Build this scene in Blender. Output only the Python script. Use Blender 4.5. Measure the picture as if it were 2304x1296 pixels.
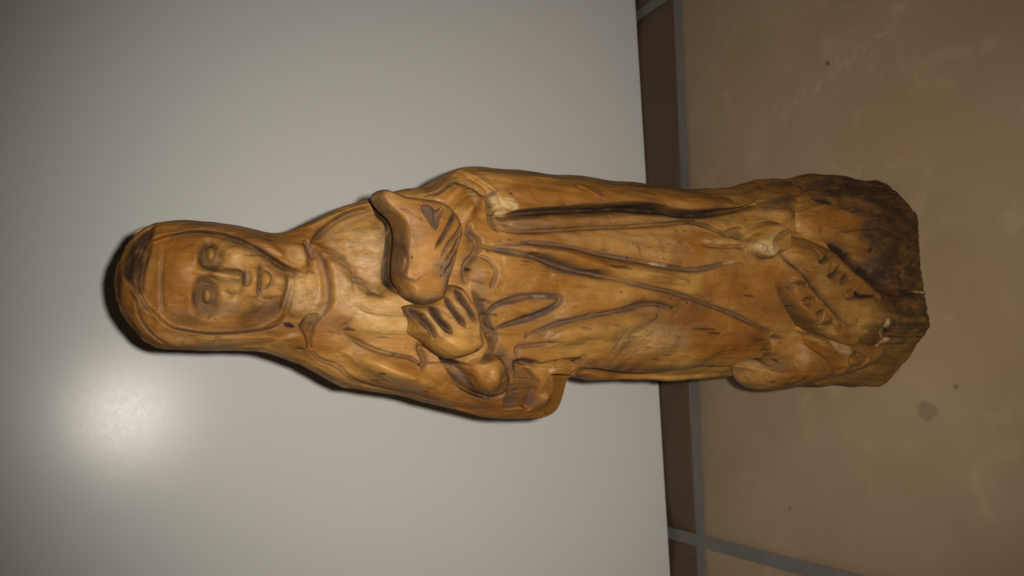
import bpy, math
import numpy as np
from mathutils import Matrix, Vector

FLASH = 4.4                          # watts of the phone's flash lamp
TAN_A, TAN_B = (.27, .185, .105), (.32, .225, .14)
BRN_A, BRN_B = (.076, .047, .028), (.094, .059, .036)

# ------------------------------------------------------------------ scene, camera, light
scene = bpy.context.scene
for o in list(bpy.data.objects):
    bpy.data.objects.remove(o)
COL = scene.collection
MM = 0.001

CAM_H = 0.2996                       # lens height above the floor
PITCH, ROLL, YAW = math.radians(26.582), math.radians(2.19), math.radians(-9.321)


def camera_axes():
    cp, sp = math.cos(PITCH), math.sin(PITCH)
    rz = Matrix.Rotation(YAW, 3, 'Z')
    rt, up, fw = rz @ Vector((1, 0, 0)), rz @ Vector((0, sp, cp)), rz @ Vector((0, cp, -sp))
    c, s = math.cos(ROLL), math.sin(ROLL)
    return c * rt + s * up, c * up - s * rt, fw


RT, UP, FW = camera_axes()
cam_data = bpy.data.cameras.new('camera')
cam = bpy.data.objects.new('camera', cam_data)
COL.objects.link(cam)
cam_data.sensor_width = 36
cam_data.lens = 36 * 1790 / 2304
cam_data.clip_start = 0.01
cam_data.clip_end = 50
# the phone is held on its side: picture-right points down, picture-up points to the statuette's side
ax = Matrix((-UP, RT, -FW)).transposed()
cam.matrix_world = Matrix.Translation((0, 0, CAM_H)) @ ax.to_4x4()
cam_data.dof.use_dof = True
cam_data.dof.focus_distance = 0.262
cam_data.dof.aperture_fstop = 22
scene.camera = cam

world = bpy.data.worlds.new('World')
scene.world = world
world.use_nodes = True
bg = world.node_tree.nodes['Background']
bg.inputs[0].default_value = (1.0, 0.86, 0.68, 1)
bg.inputs[1].default_value = 0.007

# the phone's flash, a centimetre from the lens
fl = bpy.data.lights.new('phone_flash', 'SPOT')
fl.energy = FLASH
fl.color = (1.0, 0.94, 0.84)
fl.shadow_soft_size = 0.0022
fl.spot_size = math.radians(94)       # the flash throws a soft-edged cone
fl.spot_blend = 1.0
flo = bpy.data.objects.new('phone_flash', fl)
COL.objects.link(flo)
flo.location = Vector((0, 0, CAM_H)) - 0.0105 * UP + 0.0038 * RT - 0.002 * FW
flo.rotation_euler = (FW - 0.035 * UP - 0.01 * RT).to_track_quat('-Z', 'Y').to_euler()

vs = scene.view_settings
vs.view_transform = 'Standard'
vs.look = 'None'
vs.exposure = 0
vs.gamma = 1
vs.use_curve_mapping = False
scene.render.engine = 'CYCLES'
scene.render.resolution_x, scene.render.resolution_y = 1024, 576


# ------------------------------------------------------------------ node helpers
class NT:
    def __init__(self, name):
        self.m = bpy.data.materials.new(name)
        self.m.use_nodes = True
        self.t = self.m.node_tree
        self.b = self.t.nodes['Principled BSDF']

    def n(self, kind, **kw):
        nd = self.t.nodes.new(kind)
        for k, v in kw.items():
            if isinstance(v, tuple) and k.startswith('i_'):
                pass
            setattr(nd, k, v)
        return nd

    def l(self, a, b):
        self.t.links.new(a, b)

    def coords(self, scale, loc=(0, 0, 0)):
        tc = self.n('ShaderNodeTexCoord')
        mp = self.n('ShaderNodeMapping')
        mp.inputs['Scale'].default_value = scale
        mp.inputs['Location'].default_value = loc
        self.l(tc.outputs['Object'], mp.inputs[0])
        return mp.outputs[0]

    def noise(self, vec, scale=1.0, detail=4, rough=.55, dist=0.0):
        nd = self.n('ShaderNodeTexNoise')
        nd.inputs['Scale'].default_value = scale
        nd.inputs['Detail'].default_value = detail
        nd.inputs['Roughness'].default_value = rough
        nd.inputs['Distortion'].default_value = dist
        self.l(vec, nd.inputs['Vector'])
        return nd.outputs['Fac']

    def rng(self, val, a, b, c=0.0, d=1.0, smooth=True):
        nd = self.n('ShaderNodeMapRange')
        if smooth:
            nd.interpolation_type = 'SMOOTHSTEP'
        for i, x in zip((1, 2, 3, 4), (a, b, c, d)):
            nd.inputs[i].default_value = x
        self.l(val, nd.inputs[0])
        return nd.outputs[0]

    def math(self, op, a, b=None, clamp=False):
        nd = self.n('ShaderNodeMath')
        nd.operation = op
        nd.use_clamp = clamp
        for i, x in enumerate((a, b)):
            if x is None:
                continue
            if isinstance(x, (int, float)):
                nd.inputs[i].default_value = x
            else:
                self.l(x, nd.inputs[i])
        return nd.outputs[0]

    def mix(self, fac, a, b):
        nd = self.n('ShaderNodeMix')
        nd.data_type = 'RGBA'
        if isinstance(fac, (int, float)):
            nd.inputs[0].default_value = fac
        else:
            self.l(fac, nd.inputs[0])
        for i, x in ((6, a), (7, b)):
            if isinstance(x, tuple):
                nd.inputs[i].default_value = x + (1,) if len(x) == 3 else x
            else:
                self.l(x, nd.inputs[i])
        return nd.outputs[2]

    def bump(self, h, strength, dist, prev=None):
        nd = self.n('ShaderNodeBump')
        nd.inputs['Strength'].default_value = strength
        nd.inputs['Distance'].default_value = dist
        self.l(h, nd.inputs['Height'])
        if prev is not None:
            self.l(prev, nd.inputs['Normal'])
        return nd.outputs[0]


def wood_material():
    k = NT('carved_wood')
    blotch = k.noise(k.coords((42, 42, 20)), 1, 4, .55, .4)
    blotch2 = k.noise(k.coords((95, 95, 60), (3, 1, 2)), 1, 5, .6, .3)
    grain = k.noise(k.coords((420, 420, 16)), 1, 5, .6, .15)
    fibre = k.noise(k.coords((1500, 1500, 55), (1, 7, 2)), 1, 3, .6)
    flecks = k.noise(k.coords((900, 900, 90), (5, 2, 9)), 1, 2, .5)
    at = k.n('ShaderNodeAttribute', attribute_name='stain_shade')
    sep = k.n('ShaderNodeSeparateColor')
    k.l(at.outputs['Color'], sep.inputs[0])
    grey, dark, pale = sep.outputs[0], sep.outputs[1], sep.outputs[2]
    orange = at.outputs['Alpha']
    c = k.mix(k.rng(blotch, .36, .62), (.325, .163, .037), (0.2000, 0.0784, 0.0128))
    c = k.mix(k.math('MULTIPLY', k.rng(blotch2, .5, .75), .45), c, (.39, .225, .070))
    c = k.mix(k.math('MULTIPLY', orange, k.rng(blotch2, .2, .6, .55, .95)), c, (0.2000, 0.0688, 0.0080))
    c = k.mix(k.rng(grain, .47, .72, 0, .62), c, (.145, .054, .010))
    c = k.mix(k.rng(fibre, .3, .7, 0, .16), c, (0.2960, 0.1600, 0.0520))
    c = k.mix(k.rng(flecks, .70, .76, 0, .6), c, (.07, .026, .008))
    grime = k.noise(k.coords((60, 60, 34), (7, 3, 5)), 1, 6, .62, .5)
    c = k.mix(k.rng(grime, .47, .72, 0, .6), c, (.10, .047, .015))
    brk = k.noise(k.coords((260, 260, 150), (2, 2, 2)), 1, 5, .65)
    brk2 = k.noise(k.coords((620, 620, 420), (8, 2, 2)), 1, 4, .6)
    g = k.math('MULTIPLY', grey, k.rng(brk, .28, .62, .45, 1.1), True)
    c = k.mix(g, c, k.mix(brk2, (.05, .03, .02), (.135, .092, .07)))
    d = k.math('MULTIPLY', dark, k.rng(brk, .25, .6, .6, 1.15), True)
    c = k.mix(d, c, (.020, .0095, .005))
    p = k.math('MULTIPLY', pale, k.rng(brk2, .3, .62, .35, 1.1), True)
    c = k.mix(p, c, (.43, .295, .140))
    k.l(c, k.b.inputs['Base Color'])
    rough = k.rng(brk, .3, .7, .40, .60)      # handled wood is polished, wax, grime and painted shade in the cuts are dull
    k.l(k.math('ADD', rough, k.math('MULTIPLY', k.math('MAXIMUM', g, d), .42), True), k.b.inputs['Roughness'])
    k.b.inputs['Specular IOR Level'].default_value = .25
    facet = k.noise(k.coords((150, 150, 70), (1, 1, 1)), 1, 2, .5)
    b1 = k.bump(facet, .7, .0014)
    b2 = k.bump(grain, .45, .0007, b1)
    b3 = k.bump(fibre, .25, .00035, b2)
    b4 = k.bump(brk2, .35, .0006, b3)
    k.l(b4, k.b.inputs['Normal'])
    return k.m


def panel_material():
    k = NT('white_melamine')
    n1 = k.noise(k.coords((3, 3, 3)), 1, 3)
    k.l(k.mix(n1, (.66, .655, .635), (.70, .695, .675)), k.b.inputs['Base Color'])
    k.b.inputs['Roughness'].default_value = .36
    k.b.inputs['Specular IOR Level'].default_value = .27
    fine = k.noise(k.coords((1400, 1400, 2600)), 1, 3, .6)
    mid = k.noise(k.coords((300, 300, 420)), 1, 3, .6)
    k.l(k.rng(mid, .3, .7, .235, .255), k.b.inputs['Roughness'])
    b1 = k.bump(fine, .085, .00035)
    k.l(b1, k.b.inputs['Normal'])
    return k.m


def tile_material(name, a, b, sm, marks=False):
    k = NT(name)
    n1 = k.noise(k.coords((9, 9, 9)), 1, 5, .55, .6)
    n2 = k.noise(k.coords((38, 38, 38), (4, 2, 1)), 1, 5, .6, .8)
    c = k.mix(k.rng(n1, .3, .7), a, b)
    c = k.mix(k.math('MULTIPLY', k.rng(n2, .52, .72), sm), c, tuple(min(1, x * 1.3) for x in b))
    pink = k.noise(k.coords((26, 26, 26), (9, 9, 1)), 1, 3, .5, .3)
    c = k.mix(k.rng(pink, .58, .75, 0, .35), c, (a[0] * 1.12, a[1] * .85, a[2] * .85))
    spot = k.noise(k.coords((70, 70, 70), (3, 8, 2)), 1, 2, .5)
    c = k.mix(k.rng(spot, .76, .80, 0, .35), c, tuple(x * .45 for x in a))
    scr = k.noise(k.coords((30, 60, 30), (6, 8, 2)), 1, 6, .7, 2.5)
    c = k.mix(k.rng(scr, .66, .72, 0, .25), c, (.5, .42, .33))
    if marks:                        # spilt drop, specks and a pale dried scuff on the tile under the statuette
        for (mx, my), r, am in (((-.0875, .0151), .0042, .35), ((.0751, .0532), .0011, .8), ((-.0775, .0017), .0012, .5), ((-.05, -.03), .0012, .5), ((-.137, .093), .0010, .5)):
            mp = k.coords((1, 1, 1), (-mx, -my, 0))
            wob = k.noise(k.coords((260, 260, 260), (mx * 90, 0, 0)), 1, 2)
            ln = k.n('ShaderNodeVectorMath', operation='LENGTH')
            k.l(mp, ln.inputs[0])
            dist = k.math('ADD', ln.outputs['Value'], k.math('MULTIPLY', k.math('SUBTRACT', wob, .5), r * 1.1))
            c = k.mix(k.rng(dist, r * .7, r * 1.25, am, 0), c, (.07, .055, .03))
        sep = k.n('ShaderNodeSeparateXYZ')
        k.l(k.coords((1, 1, 1), (-.0556, -.0925, 0)), sep.inputs[0])
        # distance across a line that runs from the grout towards the near edge
        dx, dy = .33, -.944
        across = k.math('ABSOLUTE', k.math('ADD', k.math('MULTIPLY', sep.outputs[0], -dy), k.math('MULTIPLY', sep.outputs[1], dx)))
        along = k.math('ADD', k.math('MULTIPLY', sep.outputs[0], dx), k.math('MULTIPLY', sep.outputs[1], dy))
        band = k.math('MULTIPLY', k.rng(across, .001, .012, 1, 0), k.math('MULTIPLY', k.rng(along, -.03, .01), k.rng(along, .08, .11, 1, 0)))
        rag = k.noise(k.coords((120, 120, 120), (2, 5, 1)), 1, 6, .7, 1.2)
        c = k.mix(k.math('MULTIPLY', band, k.rng(rag, .48, .70, 0, .24)), c, (.5, .44, .33))
    k.l(c, k.b.inputs['Base Color'])
    k.l(k.rng(n2, .3, .7, .42, .6), k.b.inputs['Roughness'])
    k.b.inputs['Specular IOR Level'].default_value = .35
    k.l(k.bump(k.noise(k.coords((500, 500, 500)), 1, 4), .12, .0005), k.b.inputs['Normal'])
    return k.m


def grout_material():
    k = NT('grey_grout')
    n1 = k.noise(k.coords((160, 160, 160)), 1, 5, .6)
    k.l(k.mix(n1, (.118, .108, .096), (.18, .168, .152)), k.b.inputs['Base Color'])
    k.b.inputs['Roughness'].default_value = .9
    k.l(k.bump(k.noise(k.coords((1800, 1800, 1800)), 1, 4), .4, .0006), k.b.inputs['Normal'])
    return k.m


WOOD = wood_material()


# ------------------------------------------------------------------ mesh helpers
def link(name, mesh, mat, parent=None):
    o = bpy.data.objects.new(name, mesh)
    COL.objects.link(o)
    if mat and not mesh.materials:
        mesh.materials.append(mat)
    o.parent = parent
    return o


def make_mesh(name, V, quads, tris=None, smooth=True, stain_shade=None):
    me = bpy.data.meshes.new(name)
    V = np.asarray(V, np.float32)
    quads = np.asarray(quads, np.int32).reshape(-1, 4)
    tris = np.zeros((0, 3), np.int32) if tris is None else np.asarray(tris, np.int32).reshape(-1, 3)
    me.vertices.add(len(V))
    me.vertices.foreach_set('co', V.ravel())
    me.loops.add(quads.size + tris.size)
    me.loops.foreach_set('vertex_index', np.concatenate([quads.ravel(), tris.ravel()]))
    me.polygons.add(len(quads) + len(tris))
    st = np.concatenate([np.arange(len(quads)) * 4, quads.size + np.arange(len(tris)) * 3])
    me.polygons.foreach_set('loop_start', st.astype(np.int32))
    me.polygons.foreach_set('use_smooth', np.full(len(quads) + len(tris), smooth, bool))
    if stain_shade is not None:
        a = me.attributes.new('stain_shade', 'FLOAT_COLOR', 'POINT')
        a.data.foreach_set('color', np.clip(stain_shade, 0, 1).astype(np.float32).ravel())
    me.update(calc_edges=True)
    me.validate()
    return me


def box_mesh(name, x0, x1, y0, y1, z0, z1, bev=0.0):
    import bmesh
    bm = bmesh.new()
    bmesh.ops.create_cube(bm, size=1)
    for v in bm.verts:
        v.co = Vector(((x0 + x1) / 2 + v.co.x * (x1 - x0), (y0 + y1) / 2 + v.co.y * (y1 - y0), (z0 + z1) / 2 + v.co.z * (z1 - z0)))
    if bev:
        bmesh.ops.bevel(bm, geom=bm.edges[:], offset=bev, segments=2, affect='EDGES')
    me = bpy.data.meshes.new(name)
    bm.to_mesh(me)
    bm.free()
    return me


# ------------------------------------------------------------------ the floor and the panel
floor_mesh = box_mesh('floor', -2.2, 2.2, -1.4, 2.4, -0.03, -0.0032)
floor = link('floor', floor_mesh, grout_material())
floor['kind'] = 'structure'
floor['label'] = 'tan ceramic tile floor with grey grout joints'
TILE, GAP, TH = 0.330, 0.0058, math.radians(-2.11)
CORNER = Vector((-0.0805, 0.3717))


def tile_mesh(name, n=26):
    half = (TILE - GAP) / 2
    t = np.linspace(-1, 1, n)
    t = np.sign(t) * (1 - (1 - np.abs(t)) ** 1.8)
    x = t * half
    X, Y = np.meshgrid(x, x, indexing='ij')
    d = np.minimum(half - np.abs(X), half - np.abs(Y))
    q = np.clip(1 - d / 0.030, 0, 1)
    q2 = np.clip(1 - d / 0.0025, 0, 1)
    Zt = -0.0026 * q ** 2 - 0.0010 * q2 ** 2
    V = np.stack([X, Y, Zt], -1).reshape(-1, 3)
    idx = np.arange(n * n).reshape(n, n)
    Q = np.stack([idx[:-1, :-1], idx[1:, :-1], idx[1:, 1:], idx[:-1, 1:]], -1).reshape(-1, 4)
    ring = np.concatenate([idx[:, 0], idx[-1, 1:], idx[-2::-1, -1], idx[0, -2:0:-1]])
    low = V[ring].copy()
    low[:, 2] = -0.012
    b = len(V)
    V = np.vstack([V, low])
    m = len(ring)
    S = [(ring[i], b + i, b + (i + 1) % m, ring[(i + 1) % m]) for i in range(m)]
    return make_mesh(name, V, np.vstack([Q, np.array(S)]))


tan = tile_mesh('tan_tile')
dark = tile_mesh('brown_tile')
tan.materials.append(tile_material('tan_ceramic', TAN_A, TAN_B, .35))
dark.materials.append(tile_material('brown_ceramic', BRN_A, BRN_B, .2))
worn = tile_mesh('marked_tile')
worn.materials.append(tile_material('tan_ceramic_marked', TAN_A, TAN_B, .35, True))
rotT = Matrix.Rotation(TH, 2)
for j in range(-4, 3):
    for i in range(-3, 5):
        c = CORNER + rotT @ Vector(((i + .5) * TILE, (j + .5) * TILE))
        o = link('tile', dark if j == 0 else worn if (i, j) == (0, -1) else tan, None, floor)
        o.location = (c.x, c.y, 0)
        o.rotation_euler.z = TH + (math.pi / 2) * ((i * 7 + j * 3) % 4) if (i, j) != (0, -1) else TH

pm = box_mesh('white_panel', -0.75, 0.85, 0.3965, 0.4155, 0.0004, 0.90, 0.0007)
panel = link('white_panel', pm, panel_material())
panel['label'] = 'plain white satin panel standing upright behind the carved statuette'
panel['category'] = 'panel'


PLAN = {
'body': {'groove': [
  [[[10.59,285.9],[12.17,280.29],[12.12,275.5],[11.08,269.64],[8.88,264.76],[5.97,259.79],[3.42,255.63],[1.99,251.16]],1.13,0.9,0.3,0.75],
  [[[-13.23,286.09],[-14.32,284.51],[-14.97,281.11],[-15.6,276.34],[-15.6,271.54],[-15.13,266.65],[-14.36,261.71],[-13.43,258.37],[-12.32,256.06]],0.99,0.8,0.5,0.5],
  [[[6.16,287.26],[3.95,287.97],[1.6,288.22],[-1.72,288.18],[-4.35,287.79],[-7.34,287.37],[-11.03,286.83]],0.6,0.4,0.25,0.35],
  [[[12.47,291.0],[8.9,291.9],[6.81,293.05]],0.73,0.6,0.3,0.5],
  [[[10.29,292.21],[7.48,293.37],[4.73,294.2]],0.73,0.6,0.3,0.5],
  [[[4.78,292.71],[2.05,293.82],[-1.0,294.32]],0.72,0.6,0.3,0.5],
  [[[4.7,295.38],[1.97,295.89],[-0.41,296.12]],0.73,0.6,0.3,0.5],
  [[[4.82,291.53],[1.43,292.33],[-2.6,292.79]],0.72,0.6,0.3,0.5],
  [[[0.55,297.5],[-1.11,296.69],[-3.05,295.14],[-5.66,293.56],[-7.94,292.29],[-10.73,290.69]],0.84,0.8,0.4,0.3],
  [[[-0.16,298.22],[-2.92,298.59],[-7.01,298.29],[-11.06,296.93],[-14.46,294.96],[-17.49,292.07]],1.48,0.7,0.5,0.2],
  [[[-4.49,296.57],[-6.72,294.41],[-9.06,293.87],[-12.42,292.68],[-15.46,290.73],[-17.84,288.15],[-19.85,285.15]],0.73,0.55,0.2,0.3],
  [[[-16.29,273.05],[-18.19,273.37],[-19.4,274.1]],1.0,0.4,0.1,0.1],
  [[[-18.3,281.99],[-19.9,282.37]],1.0,0.35,0.05,0.05],
  [[[6.46,274.15],[5.5,274.29],[4.68,274.64],[4.12,275.14],[3.9,275.73],[4.06,276.32],[4.57,276.82],[5.36,277.15],[6.3,277.25],[7.26,277.12],[8.1,276.76],[8.67,276.23],[8.9,275.62],[8.74,275.03],[8.22,274.55],[7.42,274.24],[6.46,274.15]],0.85,0.8,0.5,0.55],
  [[[-5.37,274.93],[-6.27,275.0],[-7.05,275.27],[-7.58,275.7],[-7.78,276.24],[-7.61,276.81],[-7.11,277.3],[-6.36,277.65],[-5.46,277.8],[-4.56,277.73],[-3.79,277.45],[-3.26,277.01],[-3.07,276.47],[-3.22,275.91],[-3.72,275.43],[-4.47,275.08],[-5.37,274.93]],0.84,0.8,0.5,0.55],
  [[[2.8,272.38],[2.6,269.45],[2.16,267.79]],1.1,0.7,0.2,0.1],
  [[[-3.76,272.24],[-5.07,270.89],[-4.68,269.28]],1.09,0.6,0.15,0.1],
  [[[4.5,262.17],[2.74,262.74],[-0.04,263.03],[-2.79,263.04],[-5.53,262.59]],0.87,1.1,0.5,0.4],
  [[[2.78,261.89],[1.8,260.32],[0.1,259.55],[-1.65,259.78],[-3.43,261.65]],0.88,0.7,0.35,0.35],
  [[[11.64,249.91],[10.22,248.7],[9.2,247.04],[6.38,245.03],[2.08,243.82],[-1.87,242.98],[-6.22,243.03],[-8.79,243.99],[-12.48,246.59],[-15.45,248.04]],1.17,0.9,0.4,0.15],
  [[[5.97,259.79],[4.06,257.04],[2.6,254.21],[1.85,250.98]],1.53,1.0,0.15,0.6],  # shadow under hood and chin painted dark in this cut
  [[[11.22,247.4],[15.01,243.64],[18.74,239.03],[21.28,234.79],[22.78,228.99]],1.88,1.0,0.35,0.5],
  [[[-3.66,232.35],[-2.84,229.91],[-4.02,226.97]],0.79,0.7,0.2,0.5],
  [[[-0.17,227.28],[-2.39,227.58],[-3.83,226.8]],0.66,0.6,0.2,0.4],
  [[[4.25,235.8],[0.58,236.13],[-3.06,235.87]],1.18,0.3,0.1,0.1],
  [[[-6.19,235.58],[-7.94,233.21],[-8.92,228.89],[-9.15,223.77],[-9.41,219.7]],1.06,0.6,0.2,0.15],
  [[[-20.99,246.63],[-23.69,243.51],[-25.31,238.83],[-28.25,235.47],[-30.98,231.08],[-33.02,224.28],[-35.26,214.32],[-36.89,208.06],[-38.93,201.99]],1.37,0.9,0.35,0.2],
  [[[-15.64,237.69],[-16.89,235.3],[-18.71,232.26],[-20.56,227.64],[-21.73,222.28],[-22.47,218.42],[-23.56,215.96],[-25.13,213.78]],1.35,1.0,0.45,0.2],
  [[[-18.06,215.79],[-20.37,214.68],[-23.51,213.37],[-26.36,214.05]],1.64,0.9,0.25,0.45],
  [[[-18.82,214.93],[-19.54,211.85]],0.95,0.5,0.2,0.5],
  [[[-14.86,242.92],[-15.36,240.99],[-15.7,239.58]],0.53,0.4,0,0.3],
  [[[-15.88,239.56],[-14.02,239.4],[-11.74,237.17],[-9.12,235.78]],0.66,0.4,0.1,0.2],
  [[[26.65,227.51],[23.77,227.51],[21.7,226.42],[20.07,225.11],[17.97,224.16],[13.75,224.12],[8.46,224.81],[2.87,225.11],[-0.24,224.37],[-1.85,223.04],[-2.91,221.35]],2.02,4.0,0,1.0],  # shadow gap above the book, painted black into the groove
  [[[-15.95,216.26],[-17.06,213.69],[-19.13,210.38],[-22.03,207.23],[-24.18,203.36],[-24.38,199.7]],1.1,3.0,0.1,1.0],  # undercut shade along the hand's edge painted dark
  [[[-26.6,204.89],[-31.96,199.32],[-34.58,194.45],[-35.79,189.32],[-35.24,185.09],[-33.12,182.64]],1.59,1.3,0.35,0.35],
  [[[-26.34,182.59],[-24.28,182.58],[-23.55,180.47],[-23.99,177.22],[-24.36,173.45]],1.29,1.6,0.4,0.85],
  [[[-1.65,199.91],[-6.56,196.81],[-11.55,194.78],[-16.62,192.53],[-19.39,191.73],[-21.78,193.51],[-23.38,196.6]],1.82,2.2,0.55,0.5],
  [[[-8.45,195.03],[-13.08,192.93],[-15.42,190.96],[-18.59,191.41]],1.96,1.3,0.6,0.3],
  [[[28.2,212.43],[28.86,210.53],[30.15,208.39],[32.58,205.5],[33.08,201.85],[31.69,198.45],[29.85,195.51],[28.81,193.15]],1.56,1.2,0.15,0.35],
  [[[30.31,193.4],[26.79,193.21],[22.46,193.41],[19.53,192.83],[17.94,191.37]],1.55,1.9,0.5,0.25],
  [[[19.72,201.17],[16.6,201.01],[14.78,199.06],[12.88,198.32],[9.71,199.65],[7.29,202.12],[3.81,202.91],[0.42,202.02]],1.93,2.2,0.5,0.3],
  [[[9.69,200.06],[9.45,197.19],[8.22,194.71],[5.4,192.8],[2.3,192.97],[-0.46,194.18]],1.4,0.8,0.35,0.1],
  [[[6.15,193.44],[4.24,192.79],[2.67,193.41],[-0.09,194.62]],0.98,0.8,0.5,0.4],
  [[[1.92,202.67],[1.26,200.01],[0.6,197.13]],0.55,0.5,0.1,0.3],
  [[[-4.22,197.35],[-4.16,195.29]],0.69,0.8,0.1,0.9],
  [[[-4.75,195.67],[-4.9,193.98]],0.56,0.6,0.1,0.9],
  [[[-13.85,191.13],[-11.92,193.9],[-8.82,194.58],[-6.07,192.63],[-4.41,188.84],[-2.81,183.21],[-2.16,176.05],[-2.74,168.27],[-5.55,170.74],[-7.99,175.72],[-10.26,182.28],[-11.96,187.86],[-13.38,191.18]],1.87,1.5,0.85,0.12],
  [[[-19.39,191.3],[-16.22,192.15],[-13.85,191.13]],1.96,1.4,0.6,0.5],
  [[[-2.16,176.05],[-2.04,174.69]],0.72,0.4,0.1,0.9],
  [[[-9.19,182.37],[-8.76,180.62]],0.71,0.5,0.1,0.95],
  [[[13.08,192.15],[14.53,183.22],[14.63,177.96],[14.44,171.06],[13.84,163.43],[12.69,155.62],[11.77,147.72],[10.98,139.94],[10.14,131.82],[9.29,123.4],[8.92,114.91],[9.65,109.19],[11.15,103.37],[12.39,97.44],[12.55,91.02]],1.69,0.9,0.6,0.05],
  [[[12.9,198.86],[11.92,192.66],[11.05,185.75],[10.03,178.68],[8.39,171.35],[6.58,163.72],[5.61,155.86],[4.25,147.87]],1.6,1.1,0.7,0.1],
  [[[10.97,181.03],[9.56,175.31],[8.05,171.36],[6.54,163.72],[5.61,155.86],[4.81,150.5]],2.5,0.8,0.75,0],
  [[[4.72,150.5],[2.98,139.89],[1.68,131.6],[0.48,123.08],[-1.59,114.43],[-3.71,105.59],[-6.38,96.3],[-10.01,86.57],[-12.16,79.68],[-13.4,76.3]],1.45,0.9,0.55,0.2],
  [[[23.82,192.54],[22.55,189.48],[24.28,182.15],[25.45,174.65],[26.59,166.79],[27.53,158.73],[28.3,150.5],[29.5,142.32],[29.95,134.13],[29.75,125.7],[29.01,120.19],[28.95,114.42],[30.27,105.01],[31.83,95.31],[33.79,85.55],[35.67,80.03]],2.68,3.4,0.25,0.95],
  [[[19.32,192.85],[17.98,187.66],[18.37,180.53],[19.48,170.56],[20.84,160.05],[21.72,151.92],[22.44,143.98],[23.73,133.11],[24.91,124.35],[26.33,115.32],[25.95,106.68],[24.34,101.3],[22.41,95.91],[21.92,92.55],[23.2,89.32]],1.41,1.2,0.4,0.35],
  [[[18.16,108.48],[18.2,100.9],[18.79,88.54]],1.3,0.9,0.1,0.35],
  [[[12.35,179.06],[10.9,166.18],[8.51,150.46],[6.04,134.56],[4.26,117.64]],5.13,-1.5,0,0],
  [[[5.05,171.39],[2.62,155.84],[0.04,139.74],[-2.67,122.78]],6.12,-1.1,0,0],
  [[[21.31,185.89],[23.4,164.85],[26.21,137.97],[27.9,111.88]],4.05,-1.6,0,0],
  [[[31.26,183.04],[33.78,151.32],[34.51,117.59],[35.55,92.96]],8.15,-1.6,0,0],
  [[[-16.24,170.56],[-11.92,151.74],[-7.79,131.65]],6.92,-1.4,0,0],
  [[[-9.34,168.67],[-5.33,152.36],[-1.64,138.34]],5.4,-1.0,0,0],
  [[[16.52,180.7],[16.81,155.26],[14.67,128.82]],7.51,-1.0,0,0],
  [[[-21.49,236.79],[-26.88,224.92],[-33.33,208.52],[-38.56,195.18]],5.61,-1.2,0,0],
  [[[15.92,250.33],[19.4,243.71],[23.02,235.6],[24.54,229.17]],3.57,-1.3,0,0],
  [[[-17.85,277.62],[-17.79,267.82],[-17.34,257.7]],3.28,-0.9,0,0],
  [[[13.85,278.54],[13.16,270.33],[11.22,263.73],[7.26,257.17]],2.8,-0.9,0,0],
  [[[-15.83,179.96],[-13.61,175.64],[-10.94,168.52],[-8.89,160.52],[-7.35,152.2],[-5.76,143.78],[-4.19,138.09],[-3.56,132.27],[-4.33,126.25],[-4.99,122.85]],1.52,1.1,0.65,0.05],
  [[[-22.67,182.03],[-19.47,182.72],[-18.64,180.58],[-18.18,175.55],[-17.26,168.81]],1.15,0.8,0.35,0.2],
  [[[-22.88,157.12],[-26.39,155.82],[-27.05,148.59],[-28.68,136.18],[-29.64,125.73],[-29.16,116.91],[-27.0,102.78],[-26.88,92.78],[-27.83,78.28]],0.65,0.5,0.15,0.65],
  [[[-12.81,144.34],[-18.14,145.11],[-22.05,146.32]],0.76,0.35,0.25,0.15],
  [[[25.8,71.88],[24.63,75.16],[22.8,78.25],[20.78,80.59],[18.65,80.96],[16.83,80.12],[16.96,77.64],[18.37,73.15]],1.84,0.8,0.25,0.2],
  [[[18.66,89.53],[16.42,88.08],[14.95,85.26],[14.42,82.02],[15.26,78.91]],1.33,1.0,0.3,0.3],
  [[[18.8,86.91],[17.44,86.31],[17.54,84.4],[18.51,83.71],[18.89,85.27]],1.0,0.7,0.5,0.5]],
 'region': [
  [[[-2.64,293.67],[3.08,293.26],[7.87,291.88],[10.35,288.02],[11.3,284.36],[12.17,280.29],[12.12,275.5],[11.08,269.64],[8.88,264.76],[5.97,259.79],[3.07,255.64],[0.31,253.87],[-3.93,254.15],[-8.91,255.32],[-12.15,257.14],[-14.28,261.72],[-15.13,266.65],[-15.53,271.55],[-15.6,276.34],[-14.97,281.11],[-13.9,285.45],[-11.11,288.62],[-7.91,291.71]],-2.5,1.66],
  [[[13.61,290.21],[10.33,290.72],[6.19,290.97],[2.8,291.78],[-1.24,292.24],[-5.27,292.69],[-4.36,294.5],[-2.12,296.66],[-0.14,297.86],[5.36,296.89],[9.9,294.6]],-1.1,1.08],
  [[[8.5,277.94],[10.18,276.13],[8.73,273.82],[6.03,272.65],[3.99,272.37],[2.4,273.95],[1.74,277.37],[3.02,278.62],[5.37,278.78]],-2.0,3.65],
  [[[-2.0,279.12],[-0.14,278.41],[-0.2,275.78],[-2.16,274.48],[-5.84,274.02],[-8.89,273.83],[-11.17,275.85],[-10.04,278.42],[-7.37,279.66],[-4.37,279.96]],-2.0,3.64],
  [[[2.0,267.63],[2.41,266.12],[0.22,265.29],[-2.19,265.74],[-2.24,267.24],[-0.23,267.95]],-1.3,1.11],
  [[[0.3,254.23],[1.81,252.04],[3.36,249.19],[9.53,247.72],[6.38,245.03],[2.08,243.82],[-1.88,243.2],[-6.23,243.58],[-8.81,245.08],[-9.93,247.17],[-10.3,251.57],[-10.32,253.75],[-8.2,255.37]],-3.2,4.43],
  [[[11.7,250.21],[11.75,249.36],[9.93,248.52],[8.16,247.25],[6.39,246.26],[7.01,248.37],[8.75,250.0]],-1.4,0.78],
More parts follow.
